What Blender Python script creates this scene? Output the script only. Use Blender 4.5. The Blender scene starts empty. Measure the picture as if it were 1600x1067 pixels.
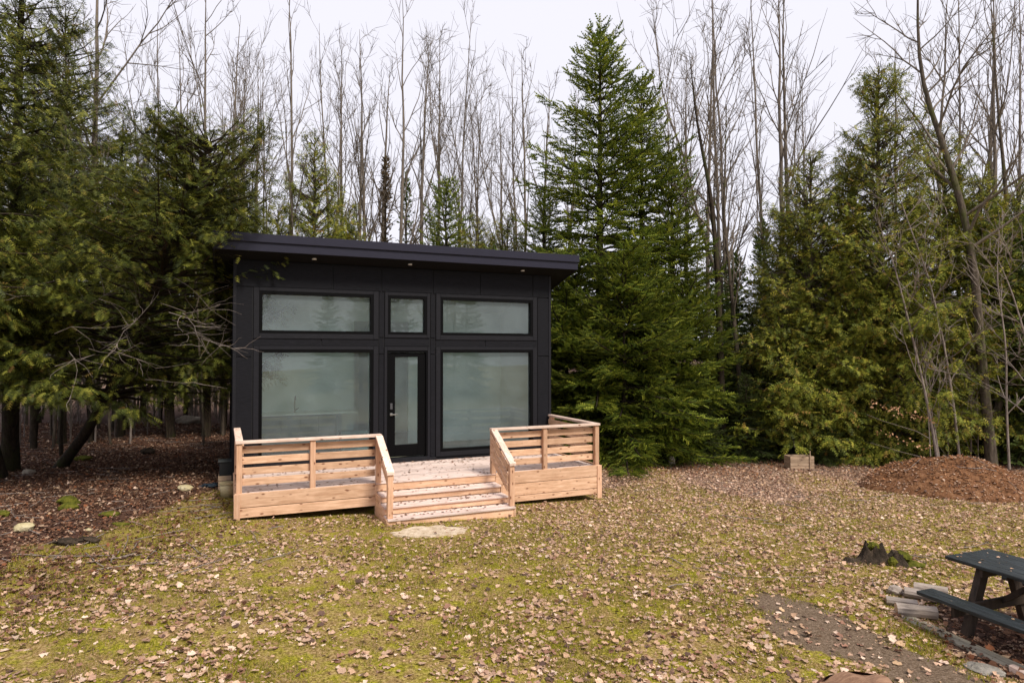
import bpy, bmesh, math, random
import numpy as np
from mathutils import Vector, Matrix, Euler

# ------------------------------------------------------------------ camera, world, light
scene = bpy.context.scene
COL = scene.collection
F = 1020.0                      # focal length in photo pixels
HY = 551.0                      # horizon row in the photo
EYE = 3.0
cam_d = bpy.data.cameras.new('camera')
cam = bpy.data.objects.new('camera', cam_d); COL.objects.link(cam)
cam_d.sensor_width = 36.0; cam_d.lens = F / 1600 * 36
cam.location = (0, 0, EYE)
cam.rotation_euler = (math.radians(90) + math.atan(17.5 / F), 0, 0)
cam_d.clip_start = 0.1; cam_d.clip_end = 1500
scene.camera = cam

SUN_EL, SUN_AZ = 50.0, 140.0    # azimuth: clockwise from +Y; sun behind the viewer's right shoulder
world = bpy.data.worlds.new('World'); scene.world = world
world.use_nodes = True
wn = world.node_tree.nodes; wl = world.node_tree.links; wn.clear()
sky = wn.new('ShaderNodeTexSky'); sky.sky_type = 'NISHITA'; sky.sun_disc = False
sky.sun_elevation = math.radians(SUN_EL); sky.sun_rotation = math.radians(SUN_AZ)
mixw = wn.new('ShaderNodeMix'); mixw.data_type = 'RGBA'; mixw.inputs[0].default_value = 0.93
mixw.inputs[7].default_value = (8.4, 8.25, 9.05, 1)       # even cloud layer in front of the clear sky
bg = wn.new('ShaderNodeBackground'); bg.inputs[1].default_value = 0.087
wo = wn.new('ShaderNodeOutputWorld')
wl.new(sky.outputs[0], mixw.inputs[6]); wl.new(mixw.outputs[2], bg.inputs[0]); wl.new(bg.outputs[0], wo.inputs[0])

sun_d = bpy.data.lights.new('sun', 'SUN'); sun = bpy.data.objects.new('sun', sun_d); COL.objects.link(sun)
sun_d.energy = 3.2; sun_d.angle = math.radians(16); sun_d.color = (1.0, 0.93, 0.82)
_az, _el = math.radians(SUN_AZ), math.radians(SUN_EL)
to_sun = Vector((math.sin(_az) * math.cos(_el), math.cos(_az) * math.cos(_el), math.sin(_el)))
sun.rotation_euler = to_sun.to_track_quat('Z', 'Y').to_euler()

vs = scene.view_settings
scene.display_settings.display_device = 'sRGB'
vs.view_transform = 'Standard'; vs.look = 'None'; vs.exposure = 0.45; vs.gamma = 1; vs.use_curve_mapping = False
cy = scene.cycles
scene.render.engine = 'CYCLES'
cy.use_denoising = True
cy.max_bounces = 8; cy.diffuse_bounces = 6; cy.glossy_bounces = 4; cy.transparent_max_bounces = 16
cy.transmission_bounces = 6
cy.caustics_reflective = False; cy.caustics_refractive = False

rng = np.random.default_rng(7)
random.seed(7)

# ------------------------------------------------------------------ helpers
def px(x, Y):                       # world X of a photo column at distance Y
    return (x - 800) / F * Y
def pz(y, Y):                       # world Z of a photo row at distance Y
    return EYE + (HY - y) * Y / F

def smooth(a, b, x):
    t = np.clip((x - a) / (b - a), 0, 1); return t * t * (3 - 2 * t)

_g = np.random.default_rng(3).random((256, 256))
def vnoise(x, y, s):
    x = np.asarray(x, float) / s + 1000.3; y = np.asarray(y, float) / s + 1000.7
    xi = np.floor(x).astype(int); yi = np.floor(y).astype(int); fx = x - xi; fy = y - yi
    fx = fx * fx * (3 - 2 * fx); fy = fy * fy * (3 - 2 * fy)
    a = _g[xi % 256, yi % 256]; b = _g[(xi + 1) % 256, yi % 256]
    c = _g[xi % 256, (yi + 1) % 256]; d = _g[(xi + 1) % 256, (yi + 1) % 256]
    return (a * (1 - fx) + b * fx) * (1 - fy) + (c * (1 - fx) + d * fx) * fy

def ground_z(x, y):
    x = np.asarray(x, float); y = np.asarray(y, float)
    xc = np.clip(x, -7, 7); yc = np.clip(y, 8, 16)
    z = 0.10 - 0.035 * xc - 0.02 * (yc - 11.5)
    far = smooth(20, 60, np.hypot(x, y))
    z = z + (vnoise(x, y, 2.3) - .5) * 0.05 + (vnoise(x, y, 0.7) - .5) * 0.025 + far * (vnoise(x, y, 17) - .5) * 0.9
    left = smooth(-8, -11, x) if False else smooth(8, 11, -x)
    z = z + left * smooth(14, 26, y) * 0.15 + left * (vnoise(x, y, 1.6) - .4) * 0.10
    return z

def tagit(o, label=None, cat=None, group=None, kind=None):
    if label: o['label'] = label
    if cat: o['category'] = cat
    if group: o['group'] = group
    if kind: o['kind'] = kind
    return o
def link(o, parent=None):
    COL.objects.link(o)
    if parent is not None: o.parent = parent
    return o
def thing(name, label, cat, loc=(0, 0, 0), rz=0.0, group=None):
    o = bpy.data.objects.new(name, None); o.empty_display_size = .2
    o.location = loc; o.rotation_euler = (0, 0, rz)
    return tagit(link(o), label, cat, group)
def mesh_obj(name, me, mat, parent=None, loc=None):
    o = bpy.data.objects.new(name, me)
    if mat is not None and not me.materials: me.materials.append(mat)
    if loc is not None: o.location = loc
    return link(o, parent)
def np_mesh(name, V, T, cols=None, smooth_=False):
    """triangle (or quad) mesh out of numpy arrays"""
    me = bpy.data.meshes.new(name)
    V = np.ascontiguousarray(V, dtype=np.float32); T = np.ascontiguousarray(T, dtype=np.int32)
    n, k = T.shape
    me.vertices.add(len(V)); me.vertices.foreach_set('co', V.ravel())
    me.loops.add(n * k); me.loops.foreach_set('vertex_index', T.ravel())
    me.polygons.add(n); me.polygons.foreach_set('loop_start', np.arange(0, n * k, k, dtype=np.int32))
    me.polygons.foreach_set('loop_total', np.full(n, k, dtype=np.int32))
    if smooth_: me.polygons.foreach_set('use_smooth', np.ones(n, dtype=bool))
    if cols is not None:
        ca = me.color_attributes.new('tint', 'FLOAT_COLOR', 'POINT')
        c4 = np.ones((len(V), 4), dtype=np.float32); c4[:, :3] = cols
        ca.data.foreach_set('color', c4.ravel())
    me.update(calc_edges=True)
    return me
def bm_obj(name, bm, mat, parent=None, smooth_=False, loc=None):
    me = bpy.data.meshes.new(name)
    bmesh.ops.recalc_face_normals(bm, faces=bm.faces)
    bm.to_mesh(me); bm.free()
    if smooth_:
        for p in me.polygons: p.use_smooth = True
    return mesh_obj(name, me, mat, parent, loc)
def bx(bm, x0, x1, y0, y1, z0, z1, bev=0.0, M=None):
    vs_ = [bm.verts.new((x, y, z)) for z in (z0, z1) for y in (y0, y1) for x in (x0, x1)]
    f = [(0, 2, 3, 1), (4, 5, 7, 6), (0, 1, 5, 4), (2, 6, 7, 3), (1, 3, 7, 5), (0, 4, 6, 2)]
    fs = [bm.faces.new([vs_[i] for i in q]) for q in f]
    if bev > 0:
        es = list({e for q in fs for e in q.edges})
        r = bmesh.ops.bevel(bm, geom=es, offset=bev, segments=1, affect='EDGES')
        vv = {v for q in r['faces'] for v in q.verts}
        vv |= {v for v in vs_ if v.is_valid}
    else: vv = set(vs_)
    if M is not None:
        allv = set(vv)
        for v in list(vv):
            for q in v.link_faces: allv |= set(q.verts)
        for v in allv: v.co = M @ v.co
def box(name, x0, x1, y0, y1, z0, z1, mat, parent=None, bev=0.004, M=None):
    bm = bmesh.new(); bx(bm, x0, x1, y0, y1, z0, z1, bev)
    if M is not None:
        for v in bm.verts: v.co = M @ v.co
    return bm_obj(name, bm, mat, parent)
def copy_tree(o, parent=None):
    c = o.copy(); COL.objects.link(c); c.parent = parent
    for ch in list(o.children): copy_tree(ch, c)
    return c
def cyl(bm, p0, p1, r0, r1, n=10, caps=True):
    p0 = Vector(p0); p1 = Vector(p1); d = (p1 - p0).normalized()
    a = d.orthogonal().normalized(); b = d.cross(a)
    r = [[bm.verts.new(p + (a * math.cos(t) + b * math.sin(t)) * q) for t in [2 * math.pi * i / n for i in range(n)]] for p, q in ((p0, r0), (p1, r1))]
    for i in range(n): bm.faces.new((r[0][i], r[0][(i + 1) % n], r[1][(i + 1) % n], r[1][i]))
    if caps: bm.faces.new(r[0][::-1]); bm.faces.new(r[1])

# tubes for many polylines at once
def tubes(P, R, n):
    """P (B,K,3) points, R (B,K) radii -> V, quads"""
    P = np.asarray(P, float); R = np.asarray(R, float); B, K, _ = P.shape
    Tn = np.gradient(P, axis=1); Tn /= np.linalg.norm(Tn, axis=2, keepdims=True) + 1e-9
    ref = np.zeros_like(Tn); ref[..., 0] = 1; vert = np.abs(Tn[:, :1, 0]) > .8
    ref = np.where(vert[..., None], np.array([0, 1., 0]), ref)
    A = np.cross(Tn, ref); A /= np.linalg.norm(A, axis=2, keepdims=True) + 1e-9
    Bn = np.cross(Tn, A)
    t = np.arange(n) * 2 * np.pi / n
    ring = A[:, :, None, :] * np.cos(t)[None, None, :, None] + Bn[:, :, None, :] * np.sin(t)[None, None, :, None]
    V = P[:, :, None, :] + ring * R[:, :, None, None]
    idx = np.arange(B * K * n).reshape(B, K, n)
    q = np.stack([idx[:, :-1, :], np.roll(idx, -1, 2)[:, :-1, :], np.roll(idx, -1, 2)[:, 1:, :], idx[:, 1:, :]], -1)
    return V.reshape(-1, 3), q.reshape(-1, 4)
def join_vt(parts):
    Vs, Ts, o = [], [], 0
    for V, T in parts:
        Vs.append(V); Ts.append(T + o); o += len(V)
    return np.concatenate(Vs), np.concatenate(Ts)
def tile(TV, TT, pos, side, up_, nrm, sc):
    """template TV (n,3), TT (m,3) copied on every frame"""
    V = pos[:, None, :] + (side[:, None, :] * TV[None, :, 0:1] + up_[:, None, :] * TV[None, :, 1:2] + nrm[:, None, :] * TV[None, :, 2:3]) * sc[:, None, None]
    N, n = len(pos), len(TV)
    T = TT[None] + (np.arange(N) * n)[:, None, None]
    return V.reshape(-1, 3), T.reshape(-1, 3)
def nz(a): return a / (np.linalg.norm(a, axis=-1, keepdims=True) + 1e-9)
def frames(d, nhint):
    d = nz(d); s = nz(np.cross(d, nhint)); n = np.cross(s, d); return s, d, n

# ------------------------------------------------------------------ materials
def new_mat(name):
    m = bpy.data.materials.new(name); m.use_nodes = True
    nt = m.node_tree; p = nt.nodes['Principled BSDF']
    return m, nt.nodes, nt.links, p
def ramp(N, stops, interp='LINEAR'):
    r = N.new('ShaderNodeValToRGB'); cr = r.color_ramp; cr.interpolation = interp
    while len(cr.elements) < len(stops): cr.elements.new(0.5)
    for e, (p_, c) in zip(cr.elements, stops):
        e.position = p_; e.color = (*c, 1) if len(c) == 3 else c
    return r
def noise(N, L, scale, detail=4, vec=None, rough=.6, dist=0):
    n = N.new('ShaderNodeTexNoise'); n.inputs['Scale'].default_value = scale; n.inputs['Detail'].default_value = detail
    n.inputs['Roughness'].default_value = rough; n.inputs['Distortion'].default_value = dist
    if vec is not None: L.new(vec, n.inputs['Vector'])
    return n
def objvec(N, L, scale=(1, 1, 1), rand=True):
    tc = N.new('ShaderNodeTexCoord'); mp = N.new('ShaderNodeMapping'); mp.inputs['Scale'].default_value = scale
    if rand:
        oi = N.new('ShaderNodeObjectInfo'); cx = N.new('ShaderNodeVectorMath'); cx.operation = 'SCALE'
        cx.inputs[0].default_value = (13, 29, 7); L.new(oi.outputs['Random'], cx.inputs['Scale'])
        ad = N.new('ShaderNodeVectorMath'); L.new(tc.outputs['Object'], ad.inputs[0]); L.new(cx.outputs[0], ad.inputs[1])
        L.new(ad.outputs[0], mp.inputs['Vector'])
    else: L.new(tc.outputs['Object'], mp.inputs['Vector'])
    return mp.outputs[0]
def mixc(N, L, a, b, f, mode='MIX'):
    m = N.new('ShaderNodeMix'); m.data_type = 'RGBA'; m.blend_type = mode
    for s, v in ((m.inputs[6], a), (m.inputs[7], b), (m.inputs[0], f)):
        if hasattr(v, 'links') or hasattr(v, 'is_linked'): L.new(v, s)
        elif isinstance(v, (int, float)): s.default_value = v
        else: s.default_value = (*v, 1)
    return m.outputs[2]
def bump(N, L, p, h, strength=.4, dist=.01):
    b = N.new('ShaderNodeBump'); b.inputs['Strength'].default_value = strength; b.inputs['Distance'].default_value = dist
    L.new(h, b.inputs['Height']); L.new(b.outputs[0], p.inputs['Normal'])

def wood_mat(name, axis, base, pale, knot, knots=True, grain=1.0, rough=.75):
    """sawn timber: grain stretched along one axis, knots, board to board variation"""
    m, N, L, p = new_mat(name)
    s = [14, 14, 14]; s[axis] = 1.1
    v = objvec(N, L, tuple(s))
    n1 = noise(N, L, 2.2 * grain, 6, v, .65, .6)
    r1 = ramp(N, [(.3, base), (.62, pale)]); L.new(n1.outputs[0], r1.inputs[0])
    col = r1.outputs[0]
    if knots:
        ks = [11, 11, 11]; ks[axis] = 5.0
        v2 = objvec(N, L, tuple(ks))
        vo = N.new('ShaderNodeTexVoronoi'); vo.inputs['Scale'].default_value = 1.0; L.new(v2, vo.inputs['Vector'])
        rk = ramp(N, [(.09, (1, 1, 1)), (.20, (0, 0, 0))]); L.new(vo.outputs['Distance'], rk.inputs[0])
        col = mixc(N, L, col, knot, rk.outputs[0])
    oi = N.new('ShaderNodeObjectInfo')
    hs = N.new('ShaderNodeHueSaturation'); L.new(col, hs.inputs['Color'])
    mr = N.new('ShaderNodeMapRange'); mr.inputs[3].default_value = .78; mr.inputs[4].default_value = 1.12
    L.new(oi.outputs['Random'], mr.inputs[0]); L.new(mr.outputs[0], hs.inputs['Value'])
    vb = objvec(N, L, (1, 1, 1)); nb = noise(N, L, 3, 5, vb)
    rb = ramp(N, [(.35, (.72, .68, .62)), (.6, (1, 1, 1))]); L.new(nb.outputs[0], rb.inputs[0])
    c2 = mixc(N, L, hs.outputs[0], rb.outputs[0], .5, 'MULTIPLY')
    L.new(c2, p.inputs['Base Color']); p.inputs['Roughness'].default_value = rough
    p.inputs['Specular IOR Level'].default_value = .3
    bump(N, L, p, n1.outputs[0], .35, .004)
    return m
CB, CP, CK = (.50, .285, .165), (.76, .50, .335), (.22, .09, .045)
W_X = wood_mat('cedar_along', 0, CB, CP, CK)
W_Y = wood_mat('cedar_across', 1, CB, CP, CK)
W_Z = wood_mat('cedar_upright', 2, (.52, .29, .175), (.70, .44, .29), CK)
W_DECK = wood_mat('deck_dirt_sunlit', 0, (.50, .37, .32), (.76, .62, .56), (.24, .15, .11))  # pale dirt and sunlit whitening put into the boards' colour
W_CAP = wood_mat('cedar_cap', 0, (.60, .42, .33), (.82, .65, .55), CK)
W_CAPY = wood_mat('cedar_cap_across', 1, (.60, .42, .33), (.82, .65, .55), CK)
W_GREY = wood_mat('weathered_timber', 0, (.17, .15, .11), (.36, .32, .25), (.10, .08, .07))
W_CRATE = wood_mat('crate_timber', 0, (.30, .20, .13), (.45, .33, .23), (.15, .09, .06))

def paint_mat(name, c, rough=.55, var=.15, spec=.4, grain_s=(3, 3, 30)):
    m, N, L, p = new_mat(name)
    v = objvec(N, L, grain_s); n = noise(N, L, 3, 5, v)
    d = tuple(x * (1 - var) for x in c); e = tuple(x * (1 + var) for x in c)
    r = ramp(N, [(.3, d), (.7, e)]); L.new(n.outputs[0], r.inputs[0]); L.new(r.outputs[0], p.inputs['Base Color'])
    p.inputs['Roughness'].default_value = rough; p.inputs['Specular IOR Level'].default_value = spec
    bump(N, L, p, n.outputs[0], .12, .002)
    return m
SIDING = paint_mat('charcoal_siding', (.0086, .0087, .0112), .7, .4, .12)
TRIM = paint_mat('charcoal_trim', (.0110, .0110, .0140), .6, .3, .16)
BACKER = paint_mat('seam_backing', (.006, .006, .008), .8)
FASCIA = paint_mat('charcoal_metal', (.014, .0135, .027), .5, .2, .25)
BLACK = paint_mat('black_frame', (.0022, .0022, .0026), .5, .1, .08)
ROOF = paint_mat('roof_membrane', (.012, .012, .014), .8, .15, .1)
WALL_IN = paint_mat('white_plaster', (.86, .87, .86), .9, .03)
CEIL_IN = paint_mat('white_ceiling', (.84, .83, .80), .9, .02)
FLOOR_IN = wood_mat('oak_floor', 0, (.35, .28, .21), (.48, .40, .31), (.2, .15, .1), False)
CAB_IN = paint_mat('cabinet_front', (.26, .24, .21), .6, .05)
COUNTER = paint_mat('white_counter', (.75, .76, .74), .3, .04)
BIN = paint_mat('black_plastic', (.010, .011, .012), .4, .2)
BUCKET = paint_mat('beige_plastic', (.36, .30, .17), .5, .25)
BLUE = paint_mat('blue_tarp', (.012, .022, .034), .6, .3)
STEEL = paint_mat('brushed_steel', (.55, .55, .55), .3); STEEL.node_tree.nodes['Principled BSDF'].inputs['Metallic'].default_value = 1
PICNIC = wood_mat('dark_painted_plank', 1, (.006, .008, .009), (.034, .042, .047), (.006, .008, .01), False, 1.8, .38)
PICNIC_B = wood_mat('brown_table_leg', 2, (.018, .012, .009), (.055, .036, .026), (.02, .015, .01), False)
LENS = paint_mat('lamp_lens', (.8, .8, .8), .4, .02)

def glass_mat():
    m = bpy.data.materials.new('window_glass'); m.use_nodes = True
    N = m.node_tree.nodes; L = m.node_tree.links; N.clear()
    t = N.new('ShaderNodeBsdfTransparent'); t.inputs[0].default_value = (.76, .96, .915, 1)
    g = N.new('ShaderNodeBsdfGlossy'); g.inputs['Roughness'].default_value = .0; g.inputs[0].default_value = (.95, 1, .99, 1)
    fr = N.new('ShaderNodeFresnel'); fr.inputs[0].default_value = 1.7
    tc = N.new('ShaderNodeTexCoord'); nn = noise(N, L, .8, 1, tc.outputs['Object'])
    b = N.new('ShaderNodeBump'); b.inputs['Strength'].default_value = .04; b.inputs['Distance'].default_value = .02
    L.new(nn.outputs[0], b.inputs['Height']); L.new(b.outputs[0], g.inputs['Normal'])
    mx = N.new('ShaderNodeMixShader'); L.new(fr.outputs[0], mx.inputs[0]); L.new(t.outputs[0], mx.inputs[1]); L.new(g.outputs[0], mx.inputs[2])
    df = N.new('ShaderNodeBsdfDiffuse'); df.inputs[0].default_value = (.66, .80, .84, 1)  # diffuse veil stands in for milky reflected light on the panes
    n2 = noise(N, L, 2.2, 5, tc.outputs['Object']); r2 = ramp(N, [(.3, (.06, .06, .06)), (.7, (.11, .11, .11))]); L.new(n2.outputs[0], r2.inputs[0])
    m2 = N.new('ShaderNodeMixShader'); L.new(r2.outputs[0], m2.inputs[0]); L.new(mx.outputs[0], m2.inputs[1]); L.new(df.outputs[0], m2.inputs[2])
    o = N.new('ShaderNodeOutputMaterial'); L.new(m2.outputs[0], o.inputs[0])
    return m
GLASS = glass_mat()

def leaf_mat(name, stops, transl=.25, rough=.6, big=None):
    """colour differs from spray to spray (per mesh island) and a little from tree to tree"""
    m, N, L, p = new_mat(name)
    ge = N.new('ShaderNodeNewGeometry'); r = ramp(N, stops); L.new(ge.outputs['Random Per Island'], r.inputs[0])
    tc = N.new('ShaderNodeTexCoord'); n = noise(N, L, .9, 3, tc.outputs['Object'])
    rr = ramp(N, [(.35, big or (.80, .76, .62)), (.62, (1.15, 1.12, 1.0))]); L.new(n.outputs[0], rr.inputs[0])
    c = mixc(N, L, r.outputs[0], rr.outputs[0], .8, 'MULTIPLY')
    oi = N.new('ShaderNodeObjectInfo'); hs = N.new('ShaderNodeHueSaturation'); L.new(c, hs.inputs['Color'])
    mr = N.new('ShaderNodeMapRange'); mr.inputs[3].default_value = .88; mr.inputs[4].default_value = 1.2
    L.new(oi.outputs['Random'], mr.inputs[0]); L.new(mr.outputs[0], hs.inputs['Value'])
    L.new(hs.outputs[0], p.inputs['Base Color']); p.inputs['Roughness'].default_value = rough
    p.inputs['Specular IOR Level'].default_value = .25
    tr = N.new('ShaderNodeBsdfTranslucent'); L.new(hs.outputs[0], tr.inputs[0])
    mx = N.new('ShaderNodeMixShader'); mx.inputs[0].default_value = transl
    out = N['Material Output']; L.new(p.outputs[0], mx.inputs[1]); L.new(tr.outputs[0], mx.inputs[2]); L.new(mx.outputs[0], out.inputs[0])
    return m
SPRUCE_M = leaf_mat('spruce_needles', [(0, (.038, .066, .012)), (.4, (.115, .165, .022)), (.75, (.23, .285, .034)), (1, (.42, .44, .06))], .32)
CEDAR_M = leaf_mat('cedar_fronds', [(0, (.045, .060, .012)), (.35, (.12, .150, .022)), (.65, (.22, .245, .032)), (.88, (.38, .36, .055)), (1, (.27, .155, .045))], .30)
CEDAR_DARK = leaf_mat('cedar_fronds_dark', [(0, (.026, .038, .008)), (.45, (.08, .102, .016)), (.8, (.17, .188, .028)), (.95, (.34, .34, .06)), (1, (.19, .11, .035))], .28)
BALSAM_M = leaf_mat('fir_needles', [(0, (.035, .055, .018)), (.5, (.085, .122, .036)), (1, (.15, .19, .055))], .34)
RUST_M = leaf_mat('rusty_needles', [(0, (.06, .05, .03)), (.5, (.12, .085, .05)), (1, (.17, .12, .07))])
DRYLEAF_M = leaf_mat('dry_beech_leaf', [(0, (.42, .22, .12)), (1, (.62, .40, .26))])

def bark_mat(name, a, b, moss=None):
    m, N, L, p = new_mat(name)
    v = objvec(N, L, (9, 9, 2.2), False); n = noise(N, L, 2.0, 6, v, .7)
    r = ramp(N, [(.32, a), (.68, b)]); L.new(n.outputs[0], r.inputs[0]); c = r.outputs[0]
    if moss:
        v2 = objvec(N, L, (1, 1, .6), False); n2 = noise(N, L, 3, 4, v2); rm = ramp(N, [(.5, (0, 0, 0)), (.68, (1, 1, 1))])
        L.new(n2.outputs[0], rm.inputs[0]); c = mixc(N, L, c, moss, rm.outputs[0])
    L.new(c, p.inputs['Base Color']); p.inputs['Roughness'].default_value = .9; p.inputs['Specular IOR Level'].default_value = .15
    bump(N, L, p, n.outputs[0], .7, .03)
    return m
BARK_GREY = bark_mat('grey_brown_bark', (.075, .060, .046), (.22, .18, .145))
BARK_DARK = bark_mat('dark_bark', (.012, .009, .006), (.055, .040, .028), (.035, .038, .012))
BARK_MOSS = bark_mat('mossy_bark', (.03, .024, .018), (.14, .11, .085), (.065, .07, .02))
TWIG = bark_mat('pale_twig', (.13, .10, .085), (.30, .25, .22))

def attr_mat(name, rough=.8, transl=0.15):
    m, N, L, p = new_mat(name)
    a = N.new('ShaderNodeAttribute'); a.attribute_name = 'tint'
    tc = N.new('ShaderNodeTexCoord'); n = noise(N, L, 60, 3, tc.outputs['Object'])
    rr = ramp(N, [(.3, (.7, .68, .66)), (.65, (1.1, 1.1, 1.1))]); L.new(n.outputs[0], rr.inputs[0])
    c = mixc(N, L, a.outputs['Color'], rr.outputs[0], 1.0, 'MULTIPLY')
    L.new(c, p.inputs['Base Color']); p.inputs['Roughness'].default_value = rough; p.inputs['Specular IOR Level'].default_value = .2
    if transl:
        tr = N.new('ShaderNodeBsdfTranslucent'); L.new(c, tr.inputs[0]); mx = N.new('ShaderNodeMixShader'); mx.inputs[0].default_value = transl
        L.new(p.outputs[0], mx.inputs[1]); L.new(tr.outputs[0], mx.inputs[2]); L.new(mx.outputs[0], N['Material Output'].inputs[0])
    return m
LITTER_M = attr_mat('fallen_leaf'); GRASS_M = attr_mat('grass_blade', .7, .3)

def soil_mat(name, c0, c1, c2, s=6):
    m, N, L, p = new_mat(name)
    tc = N.new('ShaderNodeTexCoord'); n = noise(N, L, s, 8, tc.outputs['Object'], .7)
    r = ramp(N, [(.3, c0), (.5, c1), (.7, c2)]); L.new(n.outputs[0], r.inputs[0]); L.new(r.outputs[0], p.inputs['Base Color'])
    n2 = noise(N, L, s * 6, 5, tc.outputs['Object'], .7)
    p.inputs['Roughness'].default_value = .95; p.inputs['Specular IOR Level'].default_value = .1
    bump(N, L, p, n2.outputs[0], .8, .03)
    return m
DIRT = soil_mat('bare_earth', (.085, .060, .045), (.15, .115, .09), (.22, .18, .15), 5)
MULCH = soil_mat('red_brown_mulch', (.045, .022, .012), (.17, .080, .038), (.30, .165, .09), 9)
SAND = soil_mat('sandy_stone', (.34, .25, .15), (.58, .46, .33), (.74, .63, .50), 9)
ROCK = soil_mat('pale_rock', (.22, .19, .15), (.36, .31, .25), (.48, .42, .34), 3)
ROCK_G = soil_mat('grey_rock', (.12, .11, .09), (.24, .22, .19), (.36, .33, .29), 5)
ROCK_Y = soil_mat('yellow_rock', (.30, .24, .12), (.48, .41, .24), (.62, .55, .37), 4)
MOSS = soil_mat('moss', (.04, .045, .008), (.10, .105, .014), (.20, .18, .03), 14)
STUMPM = soil_mat('rotten_stump', (.012, .010, .007), (.04, .03, .022), (.09, .065, .045), 8)
LOGW = wood_mat('split_firewood', 0, (.16, .13, .11), (.44, .37, .32), (.10, .08, .06), False, 1.4)
REDW = wood_mat('red_sawn_wood', 0, (.17, .085, .05), (.36, .21, .13), (.1, .03, .02), False, 1.0)

def ground_mat():
    m, N, L, p = new_mat('woodland_ground')
    a = N.new('ShaderNodeAttribute'); a.attribute_name = 'tint'          # r = lawn, g = bare earth, b = dark leaf mould, plus soil and painted shade under the table
    sp = N.new('ShaderNodeSeparateColor'); L.new(a.outputs['Color'], sp.inputs[0])
    tc = N.new('ShaderNodeTexCoord'); O = tc.outputs['Object']
    fine = noise(N, L, 38, 6, O, .7); mid = noise(N, L, 4.5, 6, O, .65); big = noise(N, L, .8, 4, O, .6)
    litter = ramp(N, [(.28, (.045, .026, .018)), (.45, (.15, .095, .066)), (.58, (.29, .195, .145)), (.75, (.42, .31, .25))]); L.new(fine.outputs[0], litter.inputs[0])
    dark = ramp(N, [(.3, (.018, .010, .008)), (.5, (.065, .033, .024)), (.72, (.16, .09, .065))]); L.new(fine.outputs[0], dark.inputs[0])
    moss = ramp(N, [(.34, (.055, .050, .008)), (.48, (.22, .20, .016)), (.66, (.44, .38, .05))]); L.new(fine.outputs[0], moss.inputs[0])
    tan = ramp(N, [(.34, (.08, .045, .016)), (.5, (.27, .18, .065)), (.66, (.50, .36, .19))]); L.new(fine.outputs[0], tan.inputs[0])
    tm = ramp(N, [(.38, (0, 0, 0)), (.57, (1, 1, 1))]); L.new(mid.outputs[0], tm.inputs[0])
    lawn = mixc(N, L, moss.outputs[0], tan.outputs[0], tm.outputs[0])
    # ragged edge: lawn weight minus noise
    ed = N.new('ShaderNodeMath'); ed.operation = 'ADD'; L.new(sp.outputs[0], ed.inputs[0]); L.new(mid.outputs[0], ed.inputs[1])
    er = ramp(N, [(.82, (0, 0, 0)), (1.0, (1, 1, 1))]); L.new(ed.outputs[0], er.inputs[0])
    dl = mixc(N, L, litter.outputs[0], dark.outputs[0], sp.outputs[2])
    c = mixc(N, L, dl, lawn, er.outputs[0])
    earth = ramp(N, [(.3, (.055, .035, .022)), (.5, (.15, .105, .070)), (.7, (.26, .195, .145))]); L.new(fine.outputs[0], earth.inputs[0])
    ee = N.new('ShaderNodeMath'); ee.operation = 'ADD'; L.new(sp.outputs[1], ee.inputs[0]); L.new(mid.outputs[0], ee.inputs[1])
    e2 = ramp(N, [(.85, (0, 0, 0)), (1.05, (1, 1, 1))]); L.new(ee.outputs[0], e2.inputs[0])
    c = mixc(N, L, c, earth.outputs[0], e2.outputs[0])
    L.new(c, p.inputs['Base Color']); p.inputs['Roughness'].default_value = .95; p.inputs['Specular IOR Level'].default_value = .1
    bump(N, L, p, fine.outputs[0], .8, .03)
    return m
GROUND = ground_mat()

# ------------------------------------------------------------------ ground
def lawn_w(x, y):
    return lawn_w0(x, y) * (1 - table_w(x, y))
def lawn_w0(x, y):                                    # where the grass is: the clearing in front of the cabin
    ex = smooth(7.2, 4.2, -x + (vnoise(x, y, 1.7) - .5) * 2.5) if False else 1 - smooth(3.5, 6.4, -x + (vnoise(x, y, 1.7) - .5) * 2.5 - (y < 9) * .6)
    fy = 1 - smooth(11, 19, y + (vnoise(x, y, 2.1) - .5) * 7)
    return ex * fy
def dirt_w(x, y):                                    # trodden patch at the lower right
    cx, cy_ = 3.65, 6.35; a = math.radians(-62); dx = x - cx; dy = y - cy_
    u = (dx * math.cos(a) + dy * math.sin(a)) / 1.35; v = (-dx * math.sin(a) + dy * math.cos(a)) / .55
    return 1 - smooth(.6, 1.3, np.hypot(u, v) + (vnoise(x, y, .5) - .5) * .9 + (vnoise(x, y, .17) - .5) * .5)
def table_w(x, y):  # dark soil with the table's shade painted into the ground colour
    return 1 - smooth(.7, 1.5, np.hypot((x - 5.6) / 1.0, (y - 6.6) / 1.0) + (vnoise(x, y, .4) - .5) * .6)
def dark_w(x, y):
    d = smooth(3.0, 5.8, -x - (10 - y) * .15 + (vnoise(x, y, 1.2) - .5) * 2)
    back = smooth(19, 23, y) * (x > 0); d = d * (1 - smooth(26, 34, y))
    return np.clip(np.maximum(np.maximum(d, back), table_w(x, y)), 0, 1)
gx = np.concatenate([np.linspace(-300, -40, 14)[:-1], np.linspace(-40, -16, 31)[:-1], np.linspace(-16, 16, 200), np.linspace(16, 40, 31)[1:], np.linspace(40, 300, 14)[1:]])
gy = np.concatenate([np.linspace(-80, 0, 12)[:-1], np.linspace(0, 4, 12)[:-1], np.linspace(4, 24, 150), np.linspace(24, 60, 60)[1:], np.linspace(60, 600, 24)[1:]])
GX, GY = np.meshgrid(gx, gy)
GZ = ground_z(GX, GY)
nxg, nyg = len(gx), len(gy)
ii = np.arange(nxg * nyg).reshape(nyg, nxg)
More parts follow.
